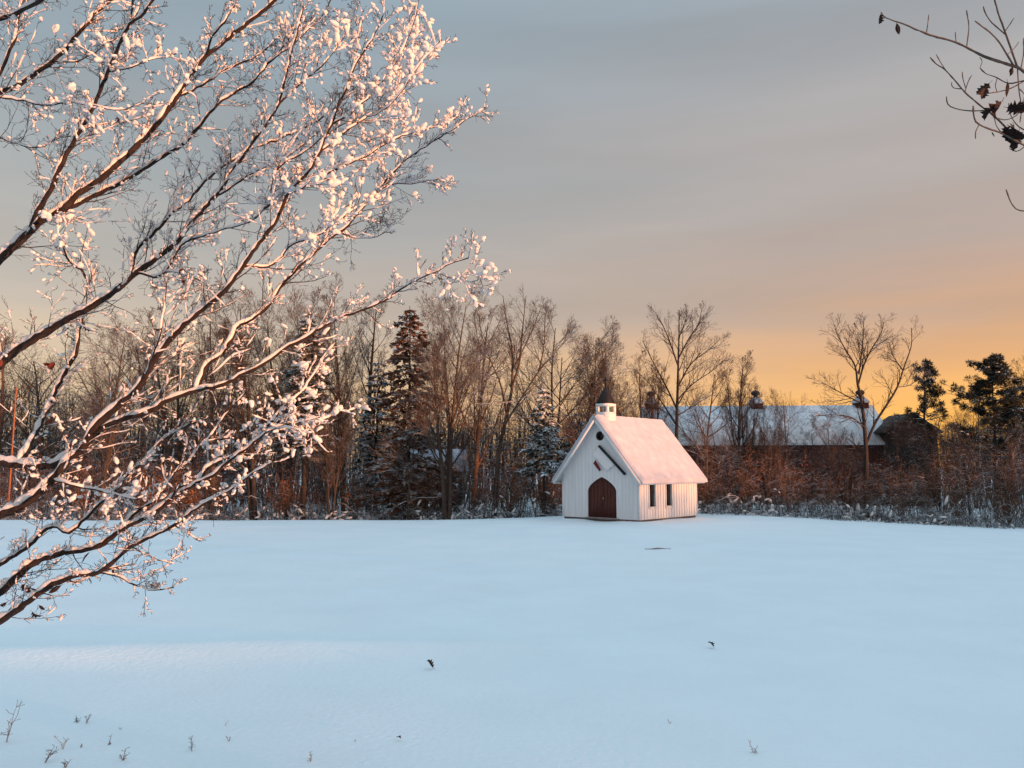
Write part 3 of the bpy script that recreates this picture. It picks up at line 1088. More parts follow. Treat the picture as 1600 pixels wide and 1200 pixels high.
# ------------------------------------------------------------------ conifers
def conifer(name, px, depth, topy, boty, halfw, label, needle, seed, droop=.35, whorls=26, irregular=.25, snowy=.3, shape=.8, group='conifers along the field edge', dens=1.0):
    rng = np.random.default_rng(seed)
    top = P(px, topy, depth)
    g = float(gz(top[0], depth)) - .1
    H = top[2] - g
    zb_ = P(px, boty, depth)[2] - g
    hwm = halfw / F * depth
    root = empty(name, (top[0], depth, g), rng.uniform(0, 6))
    tag(root, label, 'conifer', group)
    tm, nm, sm, bm_ = MB(), MB(), MB(), MB()
    zt_ = np.linspace(0, H, 12)
    cx = np.cumsum(rng.normal(0, .02, 12))
    tm.tube(np.stack([cx, -cx * .6, zt_], 1), np.linspace(.16, .015, 12) * H / 12, 7)
    vs_, fs_, spos, sdirs, ssz = [], [], [], [], []
    for wv in range(whorls):
        f = (wv + rng.uniform(-.3, .3)) / whorls
        z = zb_ + (H - zb_) * np.clip(f, 0, .985)
        Lb = hwm * (1 - f) ** shape * rng.uniform(1 - irregular, 1 + irregular) + .12
        nb = int(rng.integers(5, 9))
        a0_ = rng.uniform(0, 6.28)
        for b in range(nb):
            a = a0_ + b * 6.28 / nb + rng.uniform(-.3, .3)
            lb = Lb * rng.uniform(1 - irregular, 1.12)
            dr = np.array((math.cos(a), math.sin(a), 0))
            sgm = 6
            ts = np.linspace(0, 1, sgm)
            bp = np.array((np.interp(z, zt_, cx), -np.interp(z, zt_, cx) * .6, z)) + dr * (ts * lb)[:, None] + np.array((0, 0, 1)) * (lb * (-droop * ts ** 1.3 + .22 * droop * ts ** 3))[:, None]
            bm_.tube(bp, np.linspace(.022, .006, sgm), 3)
            ns = int((10 + lb * 34) * dens)
            t_ = np.sqrt(rng.uniform(.03, 1, ns))
            base = np.stack([np.interp(t_, ts, bp[:, j]) for j in range(3)], 1)
            sd = np.array((-dr[1], dr[0], 0))
            sg = rng.choice((-1, 1), ns)
            dirs = dr[None] * rng.uniform(.3, 1, ns)[:, None] + sd[None] * (sg * rng.uniform(.2, 1, ns))[:, None] + np.array((0, 0, 1))[None] * rng.uniform(-.8, .3, ns)[:, None]
            dirs /= np.linalg.norm(dirs, axis=1, keepdims=True)
            ln = rng.uniform(.16, .40, ns) * (.6 + .4 * min(1, lb))
            wd = ln * rng.uniform(.12, .24, ns)
            sdv = np.cross(dirs, np.array((0, 0, 1)) + rng.normal(0, .35, (ns, 3)))
            sdv /= np.linalg.norm(sdv, axis=1, keepdims=True) + 1e-9
            upv = np.cross(sdv, dirs)
            mid_ = base + dirs * (ln * .45)[:, None]
            tip = base + dirs * ln[:, None]
            q = np.stack([base, mid_ + sdv * wd[:, None] - upv * (wd * .3)[:, None], tip, mid_ - sdv * wd[:, None] - upv * (wd * .3)[:, None], mid_ + upv * (wd * .35)[:, None]], 1)
            nm.raw(q.reshape(-1, 3), tris=(np.array([(0, 1, 4), (1, 2, 4), (2, 3, 4), (3, 0, 4)])[None] + (np.arange(ns) * 5)[:, None, None]).reshape(-1, 3))
            if rng.uniform() < snowy:
                for t1 in rng.uniform(.35, 1, rng.integers(1, 4)):
                    spos.append([np.interp(t1, ts, bp[:, j]) for j in range(3)])
                    sdirs.append(dr + np.array((0, 0, -.3)))
                    ssz.append(rng.uniform(.05, .12))
    tm.flush()
    tb = tm.build('trunk', M['tree_dark'], root, True)
    bm_.build('boughs', M['tree_dark'], tb)['kind'] = 'stuff'
    cr_ = nm.build('crown', M[needle], root)
    if spos:
        sm = MB()
        clumps(sm, np.array(spos) + (0, 0, .05), np.array(sdirs), np.array(ssz), rng, low=True, elong=(1.2, 2.4), flat=(.45, .7))
        sm.build('snow', M['clump'], cr_, True)['kind'] = 'stuff'
    return root


conifer('spruce', 482, 45, 486, 700, 56, 'dark snow-flecked spruce left of the brown conifer', 'needle', 51, whorls=30, snowy=.22, irregular=.42)
conifer('spruce', 642, 46, 478, 790, 56, 'tall reddish brown conifer, tallest evergreen left of the chapel', 'needle_brown', 52, whorls=38, shape=.5, snowy=.05, irregular=.45, dens=1.6)
conifer('spruce', 590, 50, 560, 780, 44, 'dark conifer half hidden left of the brown conifer', 'needle', 53, whorls=26, shape=.6, snowy=.2, irregular=.45)
conifer('spruce', 848, 44, 602, 730, 33, 'small snow-laden fir just left of the chapel', 'needle', 54, whorls=18, snowy=.3, shape=.7, irregular=.5)
conifer('spruce', 905, 55, 640, 790, 50, 'dark conifer showing above the left chapel roof', 'needle', 58, whorls=18, snowy=.2, shape=.6)
def pine(px, depth, topy, boty, halfw, label, seed, nb=26, tufts=5):
    """ragged pine: upswept limbs ending in needle tufts"""
    rng = np.random.default_rng(seed)
    top = P(px, topy, depth)
    g = float(gz(top[0], depth)) - .1
    H = top[2] - g
    zb_ = P(px, boty, depth)[2] - g
    hwm = halfw / F * depth
    root = empty('pine', (top[0], depth, g), 0)
    tag(root, label, 'conifer', 'conifers along the field edge')
    tm, bm_, nm = MB(), MB(), MB()
    zt_ = np.linspace(0, H * .97, 12)
    cx = np.cumsum(rng.normal(0, .05, 12))
    tm.tube(np.stack([cx, cx * .4, zt_], 1), np.linspace(.14, .02, 12), 7)
    spos = []
    for b in range(nb):
        f = (b + rng.uniform(0, 1)) / nb
        z = zb_ + (H - zb_) * f * .96
        a = rng.uniform(0, 6.28)
        lb = hwm * (1.0 - .92 * f) ** .8 * rng.uniform(.45, 1.15) + .15
        ts = np.linspace(0, 1, 6)
        dr = np.array((math.cos(a), math.sin(a), 0))
        c0 = np.interp(z, zt_, cx)
        bp = np.array((c0, c0 * .4, z)) + dr * (ts * lb)[:, None] + np.array((0, 0, 1)) * (lb * (rng.uniform(-.15, .25) * ts + .18 * ts ** 2))[:, None]
        bm_.tube(bp, np.linspace(.03, .009, 6), 4)
        for c in range(tufts):
            t1 = rng.uniform(.35, 1.0)
            ce = np.array([np.interp(t1, ts, bp[:, j]) for j in range(3)]) + rng.normal(0, .13, 3) * (1, 1, .6)
            ns = 70
            dirs = rng.normal(0, 1, (ns, 3)) + (0, 0, .25)
            dirs /= np.linalg.norm(dirs, axis=1, keepdims=True)
            base = ce + dirs * rng.uniform(0, .10, ns)[:, None]
            ln = rng.uniform(.10, .26, ns)[:, None]
            sdv = np.cross(dirs, rng.normal(0, 1, (ns, 3)))
            sdv /= np.linalg.norm(sdv, axis=1, keepdims=True) + 1e-9
            q = np.stack([base, base + dirs * ln * .5 + sdv * ln * .09, base + dirs * ln, base + dirs * ln * .5 - sdv * ln * .09], 1)
            nm.raw(q.reshape(-1, 3), np.arange(ns * 4).reshape(-1, 4))
            if rng.uniform() < .18:
                spos.append(ce + (0, 0, .12))
    tb = tm.build('trunk', M['tree_dark'], root, True)
    bm_.build('boughs', M['tree_dark'], tb)['kind'] = 'stuff'
    cr_ = nm.build('crown', M['needle_bare'], root)
    sm = MB()
    clumps(sm, np.array(spos), rng.normal(0, 1, (len(spos), 3)) * (1, 1, .1), rng.uniform(.05, .10, len(spos)), rng, low=True, elong=(1.2, 2.2), flat=(.4, .6))
    sm.build('snow', M['clump'], cr_, True)['kind'] = 'stuff'


pine(1441, 49, 563, 665, 38, 'ragged small pine beside the orange glow above the cabin', 55, nb=24)
pine(1542, 48, 556, 720, 105, 'broad dark pine near the right edge', 56, nb=80, tufts=9)
pine(1622, 53, 590, 740, 85, 'dark pine cut off by the right edge', 57, nb=56, tufts=7)
conifer('spruce', 640 - 285, 52, 600, 770, 46, 'low dark conifer behind the left brush', 'needle', 59, whorls=16, snowy=.3, shape=.6)

# ------------------------------------------------------------------ undergrowth


def stems(mb, x, y, h, r, rng, twigs=5, lean=.12, k=3, curl=.05):
    n_ = len(x)
    z0 = gz(x, y) - .05
    m_ = 5
    t = np.linspace(0, 1, m_)
    ln = rng.normal(0, lean, (n_, 2))
    jit = np.cumsum(rng.normal(0, curl, (n_, m_, 2)), axis=1) * h[:, None, None] * .5
    pts = np.zeros((n_, m_, 3))
    pts[:, :, 0] = x[:, None] + ln[:, :1] * h[:, None] * t[None] + jit[:, :, 0]
    pts[:, :, 1] = y[:, None] + ln[:, 1:] * h[:, None] * t[None] + jit[:, :, 1]
    pts[:, :, 2] = z0[:, None] + h[:, None] * t[None]
    mb.tubes(pts, r[:, None] * np.linspace(1, .45, m_)[None], k)
    for c in range(twigs):
        tt = rng.uniform(.25, .98, n_) * (m_ - 1)
        i = np.minimum(tt.astype(int), m_ - 2)
        w_ = (tt - i)[:, None]
        b = pts[np.arange(n_), i] * (1 - w_) + pts[np.arange(n_), i + 1] * w_
        d = rng.normal(0, 1, (n_, 3)) * (1, 1, .45) + (0, 0, .55)
        d /= np.linalg.norm(d, axis=1, keepdims=True)
        l_ = h * rng.uniform(.08, .30, n_)
        q = np.zeros((n_, 3, 3))
        q[:, 0] = b
        q[:, 1] = b + d * (l_ * .5)[:, None]
        q[:, 2] = q[:, 1] + (d + rng.normal(0, .3, (n_, 3)) + (0, 0, .1)) * (l_ * .5)[:, None]
        mb.tubes(q, np.maximum(r * .5, .005)[:, None] * np.array((1, .8, .6))[None], 3)


def edge(x):
    """distance of the foot of the hedge"""
    x = np.asarray(x, float)
    return np.interp(x, [-45, -20, -3, 3, 8, 11, 16, 30, 48], [46, 45, 44, 43.5, 43, 42.5, 41, 39.6, 39])


rg = np.random.default_rng(77)
n = 8600
x = rg.uniform(-42, 46, n)
y = edge(x) + 0.6 + rg.gamma(1.7, 2.6, n)
keep = np.array([mnoise.noise((a * .55, b * .3, 5)) for a, b in zip(x, y)]) + rg.normal(0, .15, n) > np.interp(x, [14, 20], [-.08, -.22])
x, y = x[keep], y[keep]
n = len(x)
h = rg.uniform(1.0, 4.3, n) * np.interp(x, [8, 14], [1, .92]) * (0.75 + .5 * np.array([mnoise.noise((a * .22, b * .22, 0)) for a, b in zip(x, y)]) + .2)
mb = MB()
stems(mb, x, y, np.clip(h, .7, 5), rg.uniform(.006, .016, n), rg, twigs=7, lean=.22, curl=.10)
und = mb.build('undergrowth', M['brush'])
tag(und, 'tangled bare brush filling the foot of the tree line', 'brush', kind='stuff')
# far wood closing the view behind the hedge
n = 6500
x = rg.uniform(-75, 85, n)
y = rg.uniform(58, 96, n)
px = 800 + F * x / y
topy = np.interp(px, [-200, 0, 200, 400, 520, 700, 860, 960, 1040, 1100, 1370, 1400, 1500, 1700], [585, 600, 615, 620, 628, 630, 635, 640, 660, 690, 690, 665, 655, 640])
h = CAMZ + (730 - topy) / F * y * rg.uniform(.30, 1.05, n) + .3
keep = ~((px > 990) & (px < 1480) & (y < 76))
mb = MB()
stems(mb, x[keep], y[keep], h[keep], rg.uniform(.02, .055, n)[keep], rg, twigs=9, lean=.11, curl=.05)
fw = mb.build('far_wood', M['tree_dark'])
tag(fw, 'dim mass of far woodland behind the hedge', 'woodland', kind='stuff')
# fallen and leaning saplings with snow, low snowy brush at the field edge
n = 3000
x = rg.uniform(-40, 44, n)
y = edge(x) + rg.uniform(-.5, 2.2, n)
sel = ~((x > 1.6) & (x < 10.5) & (y < 43.2))
x, y = x[sel], y[sel]
n = len(x)
mb = MB()
a = rg.uniform(0, 6.28, n)
ln = rg.uniform(.4, 1.6, n)
hh = rg.gamma(2.2, .22, n)
t = np.linspace(0, 1, 6)
pts = np.zeros((n, 6, 3))
pts[:, :, 0] = x[:, None] + np.cos(a)[:, None] * ln[:, None] * t + np.cumsum(rg.normal(0, .03, (n, 6)), 1)
pts[:, :, 1] = y[:, None] + np.sin(a)[:, None] * ln[:, None] * t * .5
pts[:, :, 2] = gz(x, y)[:, None] - .03 + hh[:, None] * np.sin(t * math.pi * rg.uniform(.45, .95, n)[:, None]) + np.cumsum(rg.normal(0, .02, (n, 6)), 1)
mb.tubes(pts, np.repeat(rg.uniform(.006, .02, n)[:, None], 6, 1) * np.linspace(1, .5, 6)[None], 4)
for c in range(4):
    i = rg.integers(1, 5, n)
    b = pts[np.arange(n), i]
    d = rg.normal(0, 1, (n, 3)) + (0, 0, .5)
    q = np.stack([b, b + d * .12, b + d * .22 + rg.normal(0, .04, (n, 3))], 1)
    mb.tubes(q, np.full((n, 3), .006), 3)
lb = mb.build('low_brush', M['snowbrush'])
tag(lb, 'low snow-dusted brush lining the far edge of the snow field', 'brush', kind='stuff')
mb = MB()
m_ = 3000
k = rg.integers(0, n, m_)
i = rg.integers(0, 5, m_)
pp = pts[k, i] * .5 + pts[k, i + 1] * .5
nzv = np.array([mnoise.noise((q[0] * .35, q[1] * .35, 3)) for q in pp])
kp = nzv + rg.normal(0, .14, m_) > .0
clumps(mb, pp[kp] + (0, 0, .02), (pts[k, i + 1] - pts[k, i])[kp], rg.uniform(.03, .11, m_)[kp], rg, low=True, elong=(1.2, 2.6), flat=(.5, .8))
mb.build('snow', M['clump'], lb, True)['kind'] = 'stuff'


# dry-leaved bushes that catch the low sun
def dry_bush(px, depth, topy, halfw, label, seed, leaves=700):
    rng = np.random.default_rng(seed)
    top = P(px, topy, depth)
    g = float(gz(top[0], depth)) - .05
    H = top[2] - g
    root = empty('dry_bush', (top[0], depth, g))
    tag(root, label, 'bush', 'dry-leaved bushes in the hedge')
    hwm = halfw / F * depth
    sb, lf = MB(), MB()
    ns = 26
    tips = []
    for s in range(ns):
        a = rng.uniform(0, 6.28)
        o_ = hwm * math.sqrt(rng.uniform(0, 1))
        hh_ = H * rng.uniform(.55, 1.0) * (1 - .3 * o_ / hwm)
        t_ = np.linspace(0, 1, 7)
        p_ = np.stack([np.cos(a) * o_ * t_ ** .8, np.sin(a) * o_ * t_ ** .8, hh_ * t_], 1) + np.cumsum(rng.normal(0, .035, (7, 3)), 0)
        sb.tube(p_, np.linspace(.018, .006, 7), 4)
        tips.append(p_)
        for c in range(6):
            i_ = rng.integers(2, 6)
            d_ = rng.normal(0, 1, 3) * (1, 1, .6) + (0, 0, .3)
            q_ = np.array([p_[i_], p_[i_] + d_ * .18, p_[i_] + d_ * .34 + rng.normal(0, .05, 3)])
            sb.tube(q_, (.007, .006, .005), 3)
            tips.append(q_)
    sel_ = rng.integers(0, len(tips), leaves)
    ps = np.array([tips[j][rng.integers(len(tips[j]) // 2, len(tips[j]))] for j in sel_]) + rng.normal(0, .09, (leaves, 3))
    d_ = rng.normal(0, 1, (leaves, 3)) + (0, 0, -.7)
    d_ /= np.linalg.norm(d_, axis=1, keepdims=True)
    s_ = np.cross(d_, rng.normal(0, 1, (leaves, 3)))
    s_ /= np.linalg.norm(s_, axis=1, keepdims=True)
    l_ = rng.uniform(.05, .12, leaves)[:, None]
    q = np.stack([ps, ps + d_ * l_ * .5 + s_ * l_ * .32, ps + d_ * l_, ps + d_ * l_ * .5 - s_ * l_ * .32], 1)
    lf.raw(q.reshape(-1, 3), np.arange(leaves * 4).reshape(-1, 4))
    st = sb.build('stems', M['brush'], root)
    lf.build('leaves', M['dryleaf'], root)
    return root


BUSH = [
    (140, 46.5, 690, 30, 'orange dry bush near the left edge behind the snowy limbs'),
    (238, 45.8, 692, 32, 'bright orange dry bush below the long left limb'),
    (300, 46.2, 696, 26, 'orange dry bush under the crossing snowy limbs'),
    (452, 45.6, 700, 34, 'rust-coloured bush at the foot of the dark spruce'),
    (556, 45.5, 706, 26, 'small orange bush left of the low snowy shed'),
    (664, 45.2, 716, 26, 'rusty bush in front of the low snowy shed'),
    (795, 45.0, 676, 36, 'largest orange bush, between the shed and the chapel'),
    (850, 44.6, 700, 20, 'rust bush touching the left edge of the chapel'),
    (1100, 44.6, 700, 18, 'orange bush touching the right edge of the chapel'),
    (1165, 44.2, 668, 26, 'pale orange bush below the barn roof, left half'),
    (1238, 44.2, 700, 30, 'rusty bush below the barn roof centre'),
    (1330, 44.6, 706, 26, 'orange bush left of the forked tree trunk'),
    (1400, 43.4, 690, 34, 'brown bush right of the forked tree trunk'),
    (1490, 43.2, 700, 36, 'brown bush below the ragged pine'),
    (1570, 42.6, 690, 32, 'brown bush below the broad pine at the right edge'),
]
for i, b in enumerate(BUSH):
    dry_bush(*b, seed=200 + i)

# a few snow-lined leaning saplings
LEAN = [([(612, 560), (640, 600), (655, 660), (662, 720)], 47, 'leaning snow-lined sapling in front of the brown conifer'),
        ([(585, 575), (603, 605), (612, 650), (614, 720)], 46.5, 'bent snow-lined sapling left of the brown conifer'),
        ([(612, 800), (628, 786), (650, 781), (690, 779)], 44, 'fallen snowy branch at the field edge below the shed'),
        ([(880, 640), (846, 612), (800, 628), (742, 632)], 45, 'long drooping snowy bough left of the chapel'),
        ([(878, 668), (830, 625), (800, 650), (752, 690)], 45, 'slanting snowy stem under the drooping bough'),
        ([(1110, 792), (1132, 775), (1150, 770), (1164, 784)], 43, 'arched snowy branch right of the chapel'),
        ([(1275, 648), (1320, 650), (1340, 664), (1356, 676)], 44, 'drooping snowy limb before the right barn roof'),
        ([(372, 812), (388, 790), (392, 776), (404, 782)], 44, 'twisted snowy stub at the field edge below the left limbs')]
for pp, dpt, lbl in LEAN:
    w = np.array([P(a, b, dpt) for a, b in pp])
    w = resample(w, 14)
    org = w[0].copy()
    mb = MB()
    rad = np.linspace(.026, .010, 14)
    w[1:] += np.cumsum(rg.normal(0, .03, (13, 3)), 0)
    mb.tube(w - org, rad, 6)
    for c in range(16):
        j = rg.integers(2, 14)
        d_ = rg.normal(0, 1, 3) + (0, 0, .4)
        mb.tube(np.array([w[j], w[j] + d_ * .16, w[j] + d_ * .34 + rg.normal(0, .05, 3)]) - org, (.010, .008, .006), 3)
    o = mb.build('leaning_sapling', M['tree'], smooth=True)
    o.location = org
    tag(o, lbl, 'sapling', 'snow-lined saplings in the hedge')
    mb = MB()
    mb.tube(w - org + (0, 0, .016), rad * np.clip(.85 + rg.normal(0, .3, 14), .1, 1.2), 6)
    s_ = mb.build('snow', M['clump'], o, True)

pole0, pole1 = P(18, 716, 46), P(17, 606, 46)
mb = MB()
k = float(gz(pole0[0], 46))
mb.tube(np.array([(0, 0, -.2), (0, 0, 2.0), (.02, 0, pole1[2] - k)]), (.05, .045, .04), 8)
o = mb.build('marker_pole', M['rust'], smooth=True)
o.location = (pole0[0], 46, k)
tag(o, 'thin rust-coloured pole standing in the hedge at the far left', 'pole')

# unseen wood added on the rise, its heights shaped to shade the field
n = 3000
x = rg.uniform(84, 100, n)
y = rg.uniform(-130, 50, n)
gap = np.exp(-((y + 45.5) / 4.4) ** 4)  # gap over the notch lets the sun streak through
h = rg.uniform(.2, 1.2, n) * (1 + .5 * np.sin(y * .35)) + 0.8 * sstep(-34, -44, y)
h = h + .95 * np.exp(-((y + 15) / 7) ** 2)  # raised here to shade the lower chapel wall
h = np.clip(h * (1 - gap), .0, 3)
x, y, h = x[h > .1], y[h > .1], h[h > .1]
n = len(x)
mb = MB()
stems(mb, x, y, h, rg.uniform(.02, .06, n), rg, twigs=6)
n = 2600                               # taller stems at its far end, added to shade the barn
x = rg.uniform(86, 104, n)
y = 0 + 66 * rg.uniform(0, 1, n)
stems(mb, x, y, rg.uniform(3.5, 9.5, n) * sstep(6, 20, y) + .4, rg.uniform(.03, .08, n), rg, twigs=9, lean=.10)
rw_ = mb.build('ridge_shade_wood', M['brush'])
tag(rw_, 'unseen scrub wood added on the low rise to shade the field from the right', 'woodland', kind='stuff')

# ------------------------------------------------------------------ foreground tree
rng = np.random.default_rng(5)
TRX, TRY = -5.3, 5.9
g0 = float(gz(TRX, TRY))
fgt = empty('snowy_tree', (TRX, TRY, g0 - .1))
tag(fgt, 'large bare tree with sunlit snow clumps on its limbs, left foreground', 'tree')
ORG = np.array((TRX, TRY, g0 - .1))
mb = MB()
tz = np.linspace(0, 8.2, 26)
tp = np.stack([.05 * np.sin(tz * .9) + .02 * tz, .06 * np.sin(tz * .7 + 1), tz], 1)
mb.tube(tp, np.interp(tz, [0, .3, 1, 5, 8.2], [.34, .25, .21, .12, .04]), 14)
mb.build('trunk', M['bark'], fgt, True)
# name, points (photo pixels), widths, depth drift, trunk height (or None = starts on another limb), snow density 0..1
LIMBS = [
    ([(0, 30), (25, 22), (45, 10), (65, 0), (95, -30)], 9, 6, -.5, 4.8, .5),
    ([(0, 145), (30, 132), (70, 105), (95, 85), (125, 50), (150, 22), (172, 0), (196, -34)], 9, 6, .2, 4.0, .6),
    ([(0, 116), (10, 92), (24, 62), (28, 30), (35, 0), (40, -30)], 6, 4, .3, 4.2, .4),
    ([(0, 405), (30, 378), (58, 350), (95, 328), (125, 300), (152, 284), (190, 250), (220, 222), (248, 190), (272, 158), (300, 115), (320, 90), (350, 65), (385, 38), (405, 22), (436, -6)], 15, 6, .5, 2.55, .35),
    ([(42, 362), (60, 330), (78, 298), (100, 250), (125, 205), (145, 170), (168, 115), (185, 75), (200, 42), (222, 22), (240, 0), (256, -26)], 10, 4.5, -.7, None, .25),
    ([(202, 40), (206, 18), (210, -12)], 4, 3, -.3, None, .3),
    ([(70, 345), (100, 330), (135, 312), (175, 292), (205, 276), (250, 248), (292, 220), (325, 180), (350, 155), (395, 128), (420, 97), (448, 66), (462, 40), (474, 8)], 10, 2.6, .9, None, .6),
    ([(276, 155), (318, 132), (352, 110), (400, 88), (430, 62), (446, 40)], 5, 2.2, .6, None, .5),
    ([(310, 82), (330, 60), (352, 32), (370, 0), (380, -20)], 4.5, 3, -.4, None, .5),
    ([(0, 570), (30, 545), (70, 520), (112, 495), (150, 475), (185, 450), (215, 425), (250, 400), (275, 380), (302, 344), (332, 312), (345, 297), (362, 268), (395, 222), (418, 190), (436, 160), (450, 105), (462, 60), (474, 10)], 15, 2.6, .4, 2.05, .7),
    ([(190, 418), (212, 392), (240, 365), (265, 336), (290, 318), (306, 300), (330, 275), (352, 258), (400, 230), (455, 210), (506, 182), (535, 150), (548, 115), (558, 70), (566, 30)], 7, 2.2, .9, None, .8),
    ([(225, 435), (252, 430), (282, 385), (302, 374), (342, 360), (390, 346), (420, 322), (448, 316)], 5, 2, -.6, None, .8),
    ([(238, 432), (260, 424), (285, 428), (310, 438), (332, 452)], 3.5, 1.6, -.8, None, .4),
    ([(0, 805), (35, 790), (75, 757), (102, 726), (130, 700), (150, 667), (168, 648), (195, 625), (222, 598), (236, 570), (262, 536), (290, 506), (316, 484), (346, 460), (370, 430), (390, 400), (410, 374), (434, 340), (450, 302), (482, 268), (502, 232), (516, 198), (530, 162), (544, 132), (556, 100), (582, 60), (600, 20)], 16, 2.4, -.6, 1.62, .62),
    ([(222, 596), (232, 574), (245, 540), (252, 516), (257, 482), (260, 442)], 4, 2, -.4, None, .4),
    ([(0, 722), (35, 726), (80, 728), (110, 710), (135, 692), (165, 666), (195, 654), (240, 640), (262, 625), (300, 612), (345, 602), (380, 585), (410, 570), (445, 545), (480, 526), (530, 497), (580, 480), (615, 460), (650, 438), (682, 425), (710, 410), (732, 403)], 14, 2.2, -.2, 2.25, .75),
    ([(680, 428), (705, 436), (728, 440), (746, 438)], 2.4, 1.3, -.2, None, .9),
    ([(305, 600), (325, 570), (350, 550), (370, 512), (392, 500), (420, 478), (445, 440), (475, 410), (515, 374), (540, 355), (560, 332), (580, 308), (602, 282), (622, 262), (645, 242), (672, 225), (700, 206), (722, 192), (745, 176), (758, 168)], 8, 2.0, .7, None, .7),
    ([(528, 364), (548, 370), (575, 372), (600, 365), (618, 346)], 2.2, 1.2, .2, None, .3),
    ([(400, 425), (425, 415), (455, 384), (492, 370), (525, 346), (556, 326), (575, 318), (602, 308)], 4.5, 2, .2, None, .95),
    ([(455, 300), (500, 276), (530, 262), (572, 243), (618, 216), (652, 205), (688, 196), (716, 182)], 5, 1.8, .6, None, .95),
    ([(502, 232), (540, 205), (585, 175), (612, 150), (628, 118), (640, 88), (652, 40)], 4, 1.6, .9, None, .95),
    ([(520, 190), (560, 168), (600, 122), (630, 75), (648, 30), (655, -5)], 4, 1.6, .3, None, .85),
    ([(585, 300), (612, 288), (648, 286), (686, 280)], 3, 1.5, .1, None, .95),
    ([(0, 925), (25, 902), (52, 880), (90, 865), (130, 860), (160, 850), (192, 826), (225, 810), (252, 793), (272, 775), (300, 760), (332, 742), (352, 725), (386, 700), (408, 682), (430, 668), (462, 660), (500, 652)], 14, 2.2, -.5, .95, .7),
    ([(408, 682), (440, 668), (470, 675), (478, 690)], 2.6, 1.4, -.2, None, .9),
    ([(296, 738), (322, 734), (346, 720), (382, 703), (402, 684), (416, 668), (440, 640), (462, 622), (480, 602), (505, 560), (525, 535)], 7, 1.8, .3, None, .95),
    ([(440, 642), (470, 648), (505, 655), (530, 642), (552, 648)], 4, 1.6, .2, None, 1.0),
    ([(270, 775), (285, 752), (296, 738)], 5, 4, .1, None, .5),
    ([(0, 970), (35, 948), (70, 920), (100, 905), (125, 898), (155, 894), (180, 875), (202, 855), (226, 843), (250, 832), (275, 818), (300, 800), (322, 785), (360, 766), (402, 735), (428, 722)], 13, 2.2, -.8, .7, .55),
    ([(155, 895), (180, 899), (210, 914), (240, 922), (272, 918)], 4, 1.8, -.3, None, .35),
    ([(205, 854), (235, 870), (268, 881)], 3, 1.5, -.3, None, .3),
    ([(275, 818), (292, 832), (312, 846)], 2.4, 1.3, -.2, None, .4),
    ([(0, 882), (40, 856), (80, 822), (108, 832), (145, 796), (175, 772), (200, 742), (226, 718), (250, 690), (272, 676), (300, 660)], 8, 3, .4, 1.25, .75),
    ([(178, 836), (214, 800), (245, 780), (270, 742), (296, 720), (310, 700), (332, 678), (350, 652), (368, 630), (385, 612)], 6, 2.4, .5, None, .65),
    ([(92, 760), (130, 762), (165, 768), (215, 781)], 5, 2.5, -.3, None, .9),
    ([(32, 714), (58, 672), (80, 626), (102, 582), (120, 550), (123, 520), (128, 498)], 10, 6, .5, None, .75),
    ([(146, 470), (140, 452), (130, 426), (106, 406), (98, 382), (91, 365), (93, 345)], 6, 3, -.3, None, .8),
    ([(0, 152), (40, 158), (72, 165), (110, 160), (150, 166), (190, 172), (225, 160)], 4, 1.8, -.4, 4.1, .8),
    ([(0, 215), (30, 226), (62, 230), (92, 216), (115, 212)], 3.5, 1.8, .2, 3.3, .4),
    ([(172, 115), (200, 106), (235, 94), (275, 84)], 3.5, 1.6, -.2, None, .9),
    ([(90, 96), (120, 96), (145, 84), (182, 60)], 3.5, 1.6, -.3, None, .4),
    ([(125, 205), (150, 196), (185, 192), (225, 182)], 3, 1.6, .2, None, .8),
    ([(400, 300), (430, 268), (470, 240), (505, 215), (545, 190), (590, 178), (622, 150), (650, 108), (690, 62)], 4, 1.6, -.5, None, .9),
    ([(330, 312), (365, 290), (400, 268), (440, 250), (475, 225), (500, 205)], 4.5, 1.8, -.4, None, .9),
    ([(400, 340), (430, 312), (470, 295), (500, 270), (530, 252)], 4.5, 1.6, -.6, None, .95),
    ([(430, 160), (470, 130), (505, 100), (530, 70), (550, 30), (560, -5)], 4, 1.8, .4, None, .95),
    ([(420, 98), (450, 75), (480, 48), (505, 22), (520, -6)], 4, 1.8, .1, None, .95),
]
TW = dict(wob=(.05, .07, .12, .16, .2, .2), up=(0, .02, .05, .05, .02, 0), taper=.7, rmin=.0014, cnt=(0, 0, 7, 3, 2), t0=(0, 0, .15, .2, .2), ang=(40, 44, 46, 48, 50), rat=(.5, .5, .42, .45, .5), rr=.55)
done = []
